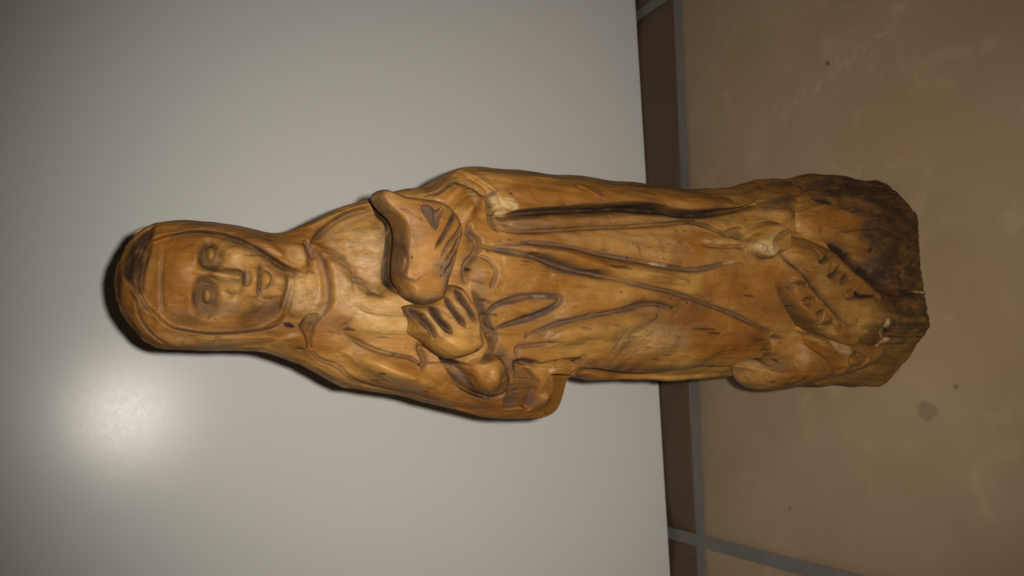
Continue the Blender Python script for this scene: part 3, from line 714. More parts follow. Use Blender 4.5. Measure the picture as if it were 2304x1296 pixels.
  [[[6.32,50.54],[7.6,48.2],[9.36,46.84]],0.85,0.7200000000000001,0.1,0.30000000000000004],
  [[[3.48,48.94],[4.27,45.59],[5.01,44.16]],1.07,0.9,0.1,0.6000000000000001],
  [[[2.75,50.35],[0.78,47.83],[1.61,42.99]],1.06,0.7200000000000001,0.1,0.44999999999999996]],
 'region': [
  [[[29.92,77.59],[31.04,69.54],[24.75,56.2],[17.86,46.21],[11.97,39.98],[3.39,26.85],[-10.74,30.68],[-13.59,38.57],[-11.23,44.62],[-6.57,52.61],[-1.65,59.5],[4.16,66.3],[9.26,71.58],[14.33,75.7],[22.64,78.98]],0.4,1.55],
  [[[2.94,44.54],[4.03,42.63],[2.73,40.09],[2.28,32.03],[0.93,42.46]],-1.5,0.69]],
 'blob': [
  ],
 'stain_shade': [
  [[[3.12,44.06],[4.03,42.63],[2.78,40.59],[2.28,32.03],[1.11,42.47]],1,1,0.52],
  [[[-5.27,60.35],[-5.2,57.07],[-7.52,54.58],[-7.95,60.21]],3,0.6,1.01],
  [[[-9.21,54.49],[-9.51,51.61],[-13.2,44.63],[-14.59,47.48],[-11.91,53.39]],3,0.8,1.03],
  [[[4.16,48.98],[5.13,40.72],[3.29,33.11],[-0.83,30.34],[-1.77,40.34],[1.47,47.87]],1,0.3,1.75]],
 'smear_shade': [
  [[[21.79,49.34],[11.97,39.98],[4.71,29.5]],2.41,3,0.8]],
 'dot': [
  [-2.73,73.31,0.33],
  [-4.49,51.88,0.33],
  [12.2,74.09,0.33],
  [11.51,78.28,0.33],
  [11.14,81.35,0.33]]},
'banner_outline': [[20.01,79.38],[23.3,78.84],[25.78,76.03],[27.35,69.35],[26.19,60.05],[22.41,50.34],[16.59,44.18],[11.97,39.98],[6.7,32.66],[3.39,26.85],[-1.55,27.3],[-7.22,29.85],[-11.44,30.64],[-14.96,34.49],[-18.44,38.31],[-18.44,44.23],[-17.42,48.18],[-15.06,55.01],[-11.09,62.72],[-7.18,68.9],[-3.31,73.17],[1.85,76.57],[5.71,78.46],[10.97,77.49],[15.52,78.08]],
'lobe': {'groove': [
  [[[-23.19,77.95],[-23.67,79.56],[-24.88,79.83],[-25.63,78.48]],0.49,0.4,0.1,0.8],
  [[[-31.34,72.91],[-32.86,70.5],[-32.68,67.48],[-31.75,64.48],[-30.77,63.5],[-30.0,64.91]],1.01,0.6,0.1,0.5],
  [[[-31.33,73.25],[-30.13,71.64],[-29.67,69.66]],0.83,0.5,0.05,0.3],
  [[[-33.48,81.66],[-33.88,80.02],[-33.68,78.07]],0.82,0.4,0,0.5],
  [[[-21.9,40.64],[-20.36,38.52],[-21.4,36.99]],1.4,0.9,0.1,0.6],
  [[[-20.36,35.93],[-21.94,32.12]],0.88,0.4,0.1,0.1],
  [[[-21.92,36.96],[-24.02,33.13]],0.88,0.4,0.1,0.1]],
 'region': [
  [[[-15.07,63.64],[-15.8,58.78],[-18.55,54.09],[-22.9,46.03],[-27.53,43.25],[-27.46,49.37],[-22.84,54.92],[-18.31,63.47]],-1.3,1.56],
  [[[-22.92,42.77],[-20.36,39.26],[-20.89,33.3],[-22.99,30.18],[-26.09,33.76],[-26.55,39.65]],-1.1,1.59]],
 'blob': [
  [-30.02,78.26,4.95,6.67,0,1.5],
  [-21.81,60.19,3.39,9.38,0,0.8]],
 'stain_shade': [
  [[[-15.07,63.64],[-15.8,58.78],[-18.55,54.09],[-22.9,46.03],[-27.53,43.25],[-27.46,49.37],[-22.84,54.92],[-18.31,63.47]],3,1,1.74],
  [[[-14.76,52.88],[-14.73,48.26],[-18.81,41.54],[-20.86,44.33],[-19.83,48.7],[-16.78,52.42]],2,0.7,1.21],
  [[[-23.13,87.32],[-20.74,82.64],[-21.72,79.99],[-25.59,81.74],[-26.04,84.94]],2,0.7,1.32],
  [[[-22.2,82.56],[-19.78,75.5],[-21.28,68.75],[-24.74,68.57],[-27.62,75.09],[-27.54,80.99]],0,0.35,2.34],
  [[[-13.08,33.73],[-13.54,25.39],[-15.9,22.96],[-17.23,26.72],[-16.72,32.78]],1,0.5,1.61]],
 'smear_shade': [
  [[[-12.65,71.22],[-13.34,65.78],[-13.32,62.71]],1.51,2,0.5],
  [[[-13.81,62.34],[-15.04,58.82],[-16.03,54.23]],0.68,2,0.6]],
 'dot': [
  [-23.59,74.48,0.5],
  [-31.49,77.86,0.5]]},
'lobe_outline': [[-26.29,86.3],[-28.28,84.58],[-32.28,81.77],[-34.84,78.35],[-35.91,74.98],[-36.28,70.26],[-35.78,64.82],[-35.03,58.62],[-33.67,50.19],[-32.27,41.55],[-30.58,31.95],[-28.82,24.41],[-25.91,18.74],[-21.59,15.05],[-18.86,13.21],[-16.14,14.16],[-14.52,16.62],[-14.04,25.22],[-13.03,32.9],[-12.08,44.09],[-11.16,54.94],[-12.03,63.64],[-15.62,68.6],[-20.41,69.72],[-22.4,75.67],[-23.86,81.54]],
'footprint': [[52.36,-12.43],[47.6,-19.73],[40.57,-26.86],[36.21,-30.37],[28.36,-31.32],[15.91,-32.86],[7.8,-34.62],[-0.23,-36.17],[-4.58,-37.15],[-9.32,-37.35],[-13.5,-35.11],[-17.44,-31.82],[-21.28,-30.33],[-27.0,-25.54],[-33.54,-19.77],[-35.81,-15.43]],
'base': {'groove': [
  [[[-12.62,24.24],[-13.91,16.24],[-13.85,6.96],[-14.21,1.02]],1.45,0.8,0.05,0.7],
  [[[-2.43,14.59],[-2.67,7.6],[-2.09,-0.67]],0.73,0.3,0,0.4],
  [[[-7.06,12.02],[-7.33,4.39],[-6.24,-1.52]],1.09,0.4,0,0.5],
  [[[40.52,51.99],[40.73,45.68],[39.3,42.15]],2.41,1.6,0.1,0.9],
  [[[26.15,46.85],[27.77,38.02],[29.15,27.92],[28.64,19.54]],1.76,1.2,0.1,0.6],
  [[[3.14,22.87],[3.81,13.79],[3.04,0.22]],2.88,1.8,0.1,0.9],
  [[[-3.5,9.9],[-3.77,4.0],[-3.27,-1.34]],1.64,0.9,0.05,0.6]],
 'region': [
  [[[26.39,53.63],[25.46,46.81],[22.2,37.72],[18.05,30.39],[12.95,25.99],[7.43,21.5],[5.29,31.73],[13.22,43.2]],-4.0,3.54],
  [[[39.9,43.17],[41.05,33.71],[37.94,24.26],[34.32,25.1],[34.76,33.36],[36.38,39.5]],-2.0,2.48]],
 'blob': [
  [23.95,26.08,12.38,12.91,0,1.6]],
 'stain_shade': [
  [[[24.41,52.57],[24.43,46.75],[22.03,40.71],[17.83,34.45],[13.16,29.09],[7.35,23.59],[5.29,31.73],[13.22,43.2]],1,0.95,2.82],
  [[[14.99,35.31],[18.21,27.31],[19.24,21.12],[16.55,17.8],[8.94,19.48],[6.85,27.71],[10.13,34.03]],0,0.8,2.5],
  [[[15.55,23.53],[16.7,14.61],[7.7,14.1],[7.39,22.55]],1,0.55,2.52],
  [[[39.3,42.15],[40.19,35.69],[37.37,31.46],[36.8,25.24],[33.89,26.12],[35.03,34.39],[36.73,39.52]],0,0.85,2.12],
  [[[44.59,44.91],[47.89,32.05],[45.05,20.46],[37.65,18.99],[37.51,25.28],[37.56,33.51],[40.53,35.71],[42.66,43.32]],1,0.6,3.19],
  [[[4.29,22.94],[7.36,12.26],[5.75,2.17],[1.87,-0.45],[-0.57,1.81],[1.8,15.98]],1,0.75,2.57],
  [[[-9.22,28.32],[-6.53,26.81],[-5.74,25.46],[-8.8,25.57]],2,1,0.53],
  [[[-13.96,24.44],[-14.13,20.21],[-16.06,21.8],[-18.37,23.92]],2,1.2,0.36],
  [[[-9.59,27.47],[-10.33,24.93],[-12.62,24.24],[-12.25,25.93]],1,0.9,0.71],
  [[[-21.42,27.09],[-21.05,24.33],[-23.74,23.62],[-24.48,26.92]],1,0.5,1.06],
  [[[36.1,51.75],[36.7,35.49],[31.19,34.18],[27.72,43.99],[29.89,52.38]],3,0.9,2.45],
  [[[-15.68,24.07],[-14.83,6.91],[-20.33,7.77],[-28.04,17.73],[-26.4,25.7]],2,0.08,3.63]],
 'smear_shade': [
  [[[4.63,6.26],[4.62,0.31]],0.4,2,1.2],
  [[[-9.61,28.58],[-12.26,27.05],[-14.15,24.71]],0.71,2,0.6],
  [[[43.61,59.31],[45.06,47.38],[45.62,29.87],[42.02,18.17]],10.55,1,0.75],
  [[[36.27,13.57],[25.66,9.73],[11.21,7.81]],9.05,1,0.5],
  [[[-4.85,19.03],[-4.63,7.49],[-3.68,-0.77]],10.89,1,0.625],
  [[[-29.85,25.51],[-30.75,39.66],[-31.3,50.17]],5.2,1,0.75],
  [[[-11.03,18.68],[-10.51,7.15]],7.26,1,0.375],
  [[[29.86,33.09],[24.66,26.12],[19.49,23.23]],7.07,0,0.4375]],
 'dot': [
  [2.83,20.6,0.89],
  [4.25,12.08,0.89],
  [2.1,5.52,0.89],
  [-0.99,19.25,0.89],
  [10.02,14.15,0.89],
  [11.14,15.36,0.89],
  [20.16,30.51,0.9],
  [13.02,36.21,0.9],
  [12.04,13.81,0.9],
  [10.05,13.96,0.9],
  [22.92,6.84,0.9],
  [16.24,5.36,0.9],
  [27.84,6.85,0.9]]},
'SR': [[10.0,51.18],[46.22,50.18],[57.42,49.3],[67.05,47.65],[78.64,43.69],[87.71,41.81],[98.79,41.0],[107.44,40.91],[122.08,41.09],[132.15,40.82],[151.43,41.1],[169.6,41.05],[189.23,40.15],[196.56,39.26],[200.53,38.26],[205.62,35.25],[208.03,33.12],[209.38,31.98],[211.97,31.31],[216.96,30.71],[223.87,28.52],[230.75,26.1],[238.14,23.12],[247.96,18.11],[253.45,15.02],[258.12,14.04],[265.94,14.71],[274.54,15.94],[281.88,16.18],[286.2,15.49],[290.32,14.44],[294.32,11.91],[296.96,7.15],[298.91,2.35],[299.54,-1.63]],
'SL': [[10.0,-32.09],[68.57,-31.09],[78.58,-32.2],[85.86,-32.79],[99.59,-33.26],[109.62,-33.94],[119.43,-33.42],[128.77,-32.58],[138.22,-32.42],[144.19,-32.15],[150.1,-30.76],[155.28,-30.84],[156.51,-32.26],[156.92,-35.43],[157.3,-39.08],[158.83,-41.73],[161.44,-44.01],[164.27,-44.85],[171.48,-45.51],[178.75,-45.07],[188.02,-43.95],[197.24,-41.67],[206.21,-38.57],[212.6,-36.64],[221.06,-35.13],[227.54,-33.98],[233.99,-33.27],[237.14,-31.81],[241.1,-29.67],[246.82,-26.44],[252.52,-23.95],[255.57,-22.99],[259.25,-21.78],[262.84,-21.51],[269.75,-21.37],[276.59,-21.63],[282.55,-21.49],[287.72,-20.35],[292.04,-17.98],[295.21,-14.52],[297.57,-10.84],[298.92,-7.04],[299.36,-3.84],[299.54,-1.63]],
'FZ': [[0.0,-18.0],[36.0,-20.0],[50.0,-26.0],[62.0,-29.5],[75.0,-30.0],[95.0,-28.0],[120.0,-26.5],[150.0,-26.0],[175.0,-27.0],[195.0,-27.0],[212.0,-26.0],[230.0,-23.0],[243.0,-20.0],[252.0,-20.5],[262.0,-23.0],[272.0,-24.0],[282.0,-22.5],[289.0,-19.0],[294.5,-13.5],[297.5,-9.0],[299.5,-4.0]],
'EL': [[10.0,-32.09],[12.5,-32.05],[15.0,-32.0],[17.5,-31.96],[20.0,-31.92],[22.5,-31.87],[25.0,-31.83],[27.5,-31.79],[30.0,-31.75],[32.5,-31.7],[35.0,-31.66],[37.5,-31.62],[40.0,-31.58],[42.5,-31.53],[45.0,-31.49],[47.5,-31.45],[50.0,-31.41],[52.5,-31.36],[55.0,-31.32],[57.5,-31.28],[60.0,-31.23],[62.5,-31.19],[65.0,-31.15],[67.5,-31.11],[70.0,-31.25],[72.5,-31.52],[75.0,-31.8],[77.5,-32.08],[80.0,-32.32],[82.5,-32.52],[85.0,-32.72],[87.5,-32.85],[90.0,-32.93],[92.5,-33.02],[95.0,-33.1],[97.5,-33.19],[100.0,-33.29],[102.5,-33.46],[105.0,-33.62],[107.5,-33.79],[110.0,-33.92],[112.5,-33.79],[115.0,-33.68],[117.5,-33.61],[120.0,-33.56],[122.5,-33.51],[125.0,-33.51],[127.5,-33.52],[130.0,-33.55],[132.5,-33.7],[135.0,-34.14],[137.5,-35.09],[140.0,-36.71],[142.5,-38.82],[145.0,-41.01],[147.5,-42.84],[150.0,-44.1],[152.5,-44.85],[155.0,-45.22],[157.5,-45.38],[160.0,-45.46],[162.5,-45.49],[165.0,-45.51],[167.5,-45.51],[170.0,-45.51],[172.5,-45.51],[175.0,-45.51],[177.5,-45.51],[180.0,-45.5],[182.5,-45.48],[185.0,-45.44],[187.5,-45.37],[190.0,-45.25],[192.5,-45.09],[195.0,-44.87],[197.5,-44.61],[200.0,-44.28],[202.5,-43.87],[205.0,-42.89],[207.5,-41.26],[210.0,-39.32],[212.5,-37.43],[215.0,-36.28],[217.5,-35.76],[220.0,-35.31],[222.5,-34.87],[225.0,-34.43],[227.5,-33.98],[230.0,-33.71],[232.5,-33.43],[235.0,-32.8],[237.5,-31.62],[240.0,-30.26],[242.5,-28.88],[245.0,-27.46],[247.5,-26.14],[250.0,-25.05],[252.5,-23.96],[255.0,-23.17],[257.5,-22.36],[260.0,-21.72],[262.5,-21.54],[265.0,-21.47],[267.5,-21.42],[270.0,-21.38],[272.5,-21.48],[275.0,-21.57],[277.5,-21.61],[280.0,-21.55],[282.5,-21.5],[285.0,-20.95],[287.5,-20.4],[290.0,-19.1],[292.5,-17.48],[295.0,-14.75],[297.5,-10.94]],
'ER': [[10.0,51.18],[12.5,51.11],[15.0,51.04],[17.5,50.98],[20.0,50.91],[22.5,50.84],[25.0,50.77],[27.5,50.7],[30.0,50.63],[32.5,50.56],[35.0,50.49],[37.5,50.42],[40.0,50.35],[42.5,50.29],[45.0,50.22],[47.5,50.08],[50.0,49.88],[52.5,49.69],[55.0,49.49],[57.5,49.28],[60.0,48.85],[62.5,48.43],[65.0,48.0],[67.5,47.49],[70.0,46.64],[72.5,45.79],[75.0,44.94],[77.5,44.08],[80.0,43.41],[82.5,42.89],[85.0,42.37],[87.5,41.86],[90.0,41.64],[92.5,41.46],[95.0,41.28],[97.5,41.09],[100.0,40.99],[102.5,40.96],[105.0,40.93],[107.5,40.91],[110.0,40.94],[112.5,40.98],[115.0,41.02],[117.5,41.05],[120.0,41.08],[122.5,41.09],[125.0,41.06],[127.5,41.06],[130.0,41.07],[132.5,41.09],[135.0,41.09],[137.5,41.1],[140.0,41.1],[142.5,41.1],[145.0,41.1],[147.5,41.1],[150.0,41.1],[152.5,41.1],[155.0,41.1],[157.5,41.1],[160.0,41.1],[162.5,41.1],[165.0,41.1],[167.5,41.09],[170.0,41.09],[172.5,41.08],[175.0,41.08],[177.5,41.07],[180.0,41.05],[182.5,41.02],[185.0,40.97],[187.5,40.9],[190.0,40.81],[192.5,40.7],[195.0,40.59],[197.5,40.47],[200.0,40.33],[202.5,40.16],[205.0,39.45],[207.5,37.6],[210.0,34.75],[212.5,32.41],[215.0,31.05],[217.5,30.54],[220.0,29.75],[222.5,28.96],[225.0,28.13],[227.5,27.24],[230.0,26.36],[232.5,25.39],[235.0,24.38],[237.5,23.38],[240.0,22.17],[242.5,20.9],[245.0,19.62],[247.5,18.35],[250.0,16.96],[252.5,15.56],[255.0,14.7],[257.5,14.17],[260.0,14.2],[262.5,14.42],[265.0,14.63],[267.5,14.94],[270.0,15.29],[272.5,15.65],[275.0,15.96],[277.5,16.04],[280.0,16.12],[282.5,16.08],[285.0,15.68],[287.5,15.16],[290.0,14.52],[292.5,13.06],[295.0,10.69],[297.5,5.82]]
}

# ------------------------------------------------------------------ carving
# PLAN holds the carver's front elevation of the statuette in millimetres (x to its side, z up):
# outlines, grooves (points, width, depth, grey wax, dark grime and painted shade), raised or sunk regions (points, height, softness),
# blobs (x, z, rx, rz, angle, height), stains and painted shade (points, channel, amount, softness), smears (grime, painted shade) and worm holes.
def catmull(pts, closed=False, step=1.2):
    P = np.asarray(pts, float)
    if len(P) < 3 and not closed:
        n = max(2, int(np.hypot(*(P[1] - P[0])) / step) + 1)
        return P[0] + np.linspace(0, 1, n)[:, None] * (P[1] - P[0])
    Q = np.vstack([P[-1], P, P[0], P[1]]) if closed else np.vstack([2 * P[0] - P[1], P, 2 * P[-1] - P[-2]])
    out = []
    for i in range(1, len(Q) - 2):
        p0, p1, p2, p3 = Q[i - 1:i + 3]
        n = max(1, int(np.hypot(*(p2 - p1)) / step + .5))
        for t in np.arange(n) / n:
            out.append(.5 * (2 * p1 + (p2 - p0) * t + (2 * p0 - 5 * p1 + 4 * p2 - p3) * t * t + (3 * p1 - p0 - 3 * p2 + p3) * t ** 3))
    if not closed:
        out.append(P[-1])
    return np.array(out)


def smooth01(x):
    x = np.clip(x, 0, 1)
    return x * x * (3 - 2 * x)


def signed_distance(poly, X, Z):
    """positive inside"""
    d2 = np.full(X.shape, 1e9)
    ins = np.zeros(X.shape, bool)
    n = len(poly)
    for i in range(n):
        ax_, az_ = poly[i]
        bx_, bz_ = poly[(i + 1) % n]
        ex, ez = bx_ - ax_, bz_ - az_
        L = ex * ex + ez * ez + 1e-12
        t = np.clip(((X - ax_) * ex + (Z - az_) * ez) / L, 0, 1)
        d2 = np.minimum(d2, (X - ax_ - t * ex) ** 2 + (Z - az_ - t * ez) ** 2)
        if az_ != bz_:
            c = ((az_ > Z) != (bz_ > Z)) & (X < (bx_ - ax_) * (Z - az_) / (bz_ - az_) + ax_)
            ins ^= c
    d = np.sqrt(d2)
    return np.where(ins, d, -d)


class Relief:
    def __init__(self, plan, x0, x1, z0, z1, cell=.3, gain=1.0):
        self.x0, self.z0, self.c = x0, z0, cell
        self.nx, self.nz = int((x1 - x0) / cell) + 2, int((z1 - z0) / cell) + 2
        self.H = np.zeros((self.nx, self.nz))
        self.S = np.zeros((self.nx, self.nz, 4))
        self.facets()
        for pts, h, soft in plan['region']:
            P = catmull(pts, True)
            w = self.win(P, soft + .5)
            if w:
                sx, X, Z = w
                self.H[sx] += gain * h * smooth01((signed_distance(P, X, Z) + soft * .5) / max(soft, .3))
        for x, z, rx, rz, ang, h in plan['blob']:
            w = self.win(np.array([[x, z]]), 2.2 * max(rx, rz))
            if w:
                sx, X, Z = w
                a = math.radians(ang)
                u = (Z - z) * math.cos(a) - (X - x) * math.sin(a)
                v = (Z - z) * math.sin(a) + (X - x) * math.cos(a)
                self.H[sx] += gain * h * np.exp(-1.1 * ((u / rz) ** 2 + (v / rx) ** 2))
        for pts, wd, dp, gr, dk in plan['groove']:
            P = catmull(pts)
            w = self.win(P, wd * 2.4 + .3)
            if not w:
                continue
            sx, X, Z = w
            F = self.stroke(P, X, Z, wd * .5)
            self.H[sx] -= gain * dp * F
            W = smooth01(self.stroke(P, X, Z, wd * .62) * 1.5)
            self.S[sx + (0,)] = np.maximum(self.S[sx + (0,)], gr * W)
            # dark polish with shade painted in for contrast, in the cut and beside it
            halo = np.maximum(dk, .55 * gr) * self.stroke(P, X, Z, wd * 1.2) * .62
            self.S[sx + (1,)] = np.maximum(self.S[sx + (1,)], np.maximum(np.maximum(dk, .5 * gr) * F, halo))
        for pts, ch, am, soft in plan['stain_shade']:
            P = catmull(pts, True)
            w = self.win(P, soft + .5)
            if w:
                sx, X, Z = w
                f = am * smooth01((signed_distance(P, X, Z) + soft * .6) / max(soft * 1.3, .3))
                self.S[sx + (ch,)] = np.maximum(self.S[sx + (ch,)], f) if am > 0 else self.S[sx + (ch,)] * (1 + f)
        for pts, wd, ch, am in plan['smear_shade']:
            P = catmull(pts)
            w = self.win(P, wd * 1.4 + .3)
            if w:
                sx, X, Z = w
                self.S[sx + (ch,)] = np.maximum(self.S[sx + (ch,)], am * self.stroke(P, X, Z, wd * .55))
        for x, z, r in plan['dot']:
            w = self.win(np.array([[x, z]]), 3 * r)
            if w:
                sx, X, Z = w
                f = np.exp(-((X - x) ** 2 + (Z - z) ** 2) / (r * r))
                self.H[sx] -= .7 * f
                self.S[sx + (1,)] = np.maximum(self.S[sx + (1,)], np.clip(1.3 * f, 0, 1))

    def facets(self, sx=5.5, sz=10.0):
        """shallow flats left by the knife, each with its own small tilt"""
        X, Z = np.meshgrid(self.x0 + np.arange(self.nx) * self.c, self.z0 + np.arange(self.nz) * self.c, indexing='ij')
        X = X + .8 * np.sin(Z * .31) + .5 * np.sin(Z * .83 + X * .2)
        gi, gj = np.floor(X / sx).astype(int), np.floor(Z / sz).astype(int)
        rg = np.random.default_rng(5)
        tab = rg.random((64, 64, 2))
        tilt = rg.normal(0, 1, (64, 64, 2)) * (.026, .014)
        best = np.full(X.shape, 1e9)
        out = np.zeros(X.shape)
        for di in (-1, 0, 1):
            for dj in (-1, 0, 1):
                i, j = gi + di, gj + dj
                c = tab[i % 64, j % 64]
                dx, dz = X - (i + c[..., 0]) * sx, Z - (j + c[..., 1]) * sz
                d = (dx / sx) ** 2 + (dz / sz) ** 2
                t = tilt[i % 64, j % 64]
                h = dx * t[..., 0] + dz * t[..., 1]
                out = np.where(d < best, h, out)
                best = np.minimum(d, best)
        self.H += out

    def win(self, P, m):
        a = np.floor((P.min(0) - m - (self.x0, self.z0)) / self.c).astype(int)
        b = np.ceil((P.max(0) + m - (self.x0, self.z0)) / self.c).astype(int) + 1
        a = np.maximum(a, 0)
        b = np.minimum(b, (self.nx, self.nz))
        if (b <= a).any():
            return None
        X, Z = np.meshgrid(self.x0 + np.arange(a[0], b[0]) * self.c, self.z0 + np.arange(a[1], b[1]) * self.c, indexing='ij')
        return (slice(a[0], b[0]), slice(a[1], b[1])), X, Z

    @staticmethod
    def stroke(P, X, Z, r):
        F = np.zeros(X.shape)
        n = len(P) - 1
        for i in range(n):
            ex, ez = P[i + 1] - P[i]
            L = ex * ex + ez * ez + 1e-12
            t = np.clip(((X - P[i][0]) * ex + (Z - P[i][1]) * ez) / L, 0, 1)
            d2 = (X - P[i][0] - t * ex) ** 2 + (Z - P[i][1] - t * ez) ** 2
            s = (i + t) / n
            tp = (.45 + .55 * np.clip(np.minimum(s, 1 - s) / .16, 0, 1)) * (1 + .13 * np.sin(s * n * .105 + P[0][0] * 3) + .07 * np.sin(s * n * .31 + P[0][1]))
            F = np.maximum(F, tp * np.exp(-1.1 * (d2 / (r * tp) ** 2) ** 1.25))
        return F

    def sample(self, x, z):
        fx = np.clip((x - self.x0) / self.c, 0, self.nx - 1.001)
        fz = np.clip((z - self.z0) / self.c, 0, self.nz - 1.001)
        i, j = fx.astype(int), fz.astype(int)
        a, b = fx - i, fz - j
        w = ((1 - a) * (1 - b), a * (1 - b), (1 - a) * b, a * b)
        ij = ((i, j), (i + 1, j), (i, j + 1), (i + 1, j + 1))
        H = sum(k * self.H[p] for k, p in zip(w, ij))
        S = sum(k[..., None] * self.S[p] for k, p in zip(w, ij))
        return H, S


RNG = np.random.default_rng(11)
WAVES = [(RNG.normal(size=3) / wl * 2 * math.pi / 1.7, RNG.uniform(0, 6.28), am) for wl, am in [(26, .30)] * 10 + [(11, .13)] * 14 + [(5, .05)] * 16]


def waver(x, y, z):
    """the unevenness a knife leaves, in mm"""
    o = np.zeros(np.shape(x))
    for k, ph, am in WAVES:
        o += am * np.sin(k[0] * x + k[1] * y + .55 * k[2] * z + ph)
    return o * .85


def smooth_curve(tab, z, sig=1.0):
    tab = np.asarray(tab)
    g = np.linspace(-2.5, 2.5, 11)
    w = np.exp(-g * g / 2)
    w /= w.sum()
    s = sig * np.clip((292 - z) / 10, 0, 1)
    return sum(wi * np.interp(z + gi * s, tab[:, 0], tab[:, 1]) for gi, wi in zip(g, w))


YS = -6.0


def loft_faces(R, N):
    idx = np.arange(R * N).reshape(R, N)
    a, b = idx[:-1], idx[1:]
    return np.stack([a, np.roll(a, -1, 1), np.roll(b, -1, 1), b], -1).reshape(-1, 4)


def ring_angles(nf, nb):
    # 0..pi runs over the front (camera side), pi..2pi over the back
    return np.concatenate([np.linspace(0, math.pi, nf, endpoint=False), np.linspace(math.pi, 2 * math.pi, nb, endpoint=False)])


statuette = bpy.data.objects.new('wooden_statuette', None)
COL.objects.link(statuette)
statuette.location = (0.0409, 0.2493, 0)
statuette.rotation_euler.z = YAW
statuette.empty_display_size = .05
statuette['label'] = 'carved wooden statuette of a hooded, robed figure holding a book, standing on the tiles'
statuette['category'] = 'statuette'


def build_figure():
    z = np.concatenate([np.arange(22, 284, .42), 284 + 15.5 * np.sin(np.linspace(0, 1, 74) * math.pi / 2)])
    xl, xr = smooth_curve(PLAN['SL'], z), smooth_curve(PLAN['SR'], z)
    fz = np.interp(z, *np.array(PLAN['FZ']).T)
    fz = np.where(z < 288, sum(w * np.interp(z + g, *np.array(PLAN['FZ']).T) for g, w in zip((-6, -3, 0, 3, 6), (.15, .2, .3, .2, .15))), fz)
    yb = np.interp(z, [0, 60, 150, 200, 240, 255, 275, 290, 297, 299.5], [16, 15, 14, 15, 13, 13, 18, 13, 4, -3])
    th = ring_angles(430, 70)
    co, si = np.cos(th), np.sin(th)
    ex = .86
    cx_ = np.sign(co) * np.abs(co) ** ex
    # section: |s|^2.4 superellipse in front, ellipse behind
    s = cx_[None, :]
    hw = np.maximum((xr - xl) / 2, .02)[:, None]
    xm = ((xr + xl) / 2)[:, None]
    X = xm + hw * s
    Z = np.repeat(z[:, None], len(th), 1)
    el, er = smooth_curve(PLAN['EL'], z)[:, None], smooth_curve(PLAN['ER'], z)[:, None]
    sa = np.clip((X - (el + er) / 2) / np.maximum((er - el) / 2, .02), -1, 1)
    prof = np.clip(1 - np.abs(sa) ** 2.15, 0, 1) ** .56
    prof = np.minimum(prof, 1.05 * np.clip(1 - np.abs(s) ** 7, 0, 1) ** .5)
    frontm = (si >= -1e-9)[None, :]
    Y = np.where(frontm, YS + (fz[:, None] - YS) * prof, YS + (yb[:, None] - YS) * np.clip(1 - s ** 2, 0, 1) ** .5)
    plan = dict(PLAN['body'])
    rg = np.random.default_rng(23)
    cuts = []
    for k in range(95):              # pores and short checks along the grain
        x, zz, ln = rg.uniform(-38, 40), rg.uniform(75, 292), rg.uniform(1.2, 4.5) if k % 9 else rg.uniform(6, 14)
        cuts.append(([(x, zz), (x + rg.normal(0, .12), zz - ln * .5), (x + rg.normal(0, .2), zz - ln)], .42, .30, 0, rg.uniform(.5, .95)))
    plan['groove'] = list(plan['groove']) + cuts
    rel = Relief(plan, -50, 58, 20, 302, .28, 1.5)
    H, S = rel.sample(X, Z)
    wt = smooth01((1 - np.abs(s)) / .09) * frontm
    top = smooth01((299.2 - Z) / 10)
    Y = Y - H * wt * (.15 + .85 * top)
    wv = waver(X, Y, Z)
    Y = Y - wv * wt * top
    X = X + .5 * wv * np.sign(s) * (1 - wt) * top ** 3
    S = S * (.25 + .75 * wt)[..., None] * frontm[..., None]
    V = np.stack([X, Y, Z], -1).reshape(-1, 3)
    R, N = Z.shape
    Q = loft_faces(R, N)
    V = np.vstack([V, [[X[0].mean(), -5, z[0]], [X[-1].mean(), Y[-1].mean(), z[-1] + .05]]])
    b, t = R * N, R * N + 1
    k = np.arange(N)
    T = np.vstack([np.stack([np.full(N, b), (k + 1) % N, k], 1), np.stack([np.full(N, t), (R - 1) * N + k, (R - 1) * N + (k + 1) % N], 1)])
    S = np.vstack([S.reshape(-1, 4), np.zeros((2, 4))])
    return link('figure', make_mesh('figure', V * MM, Q[:, ::-1], T[:, ::-1], True, S), WOOD, statuette)


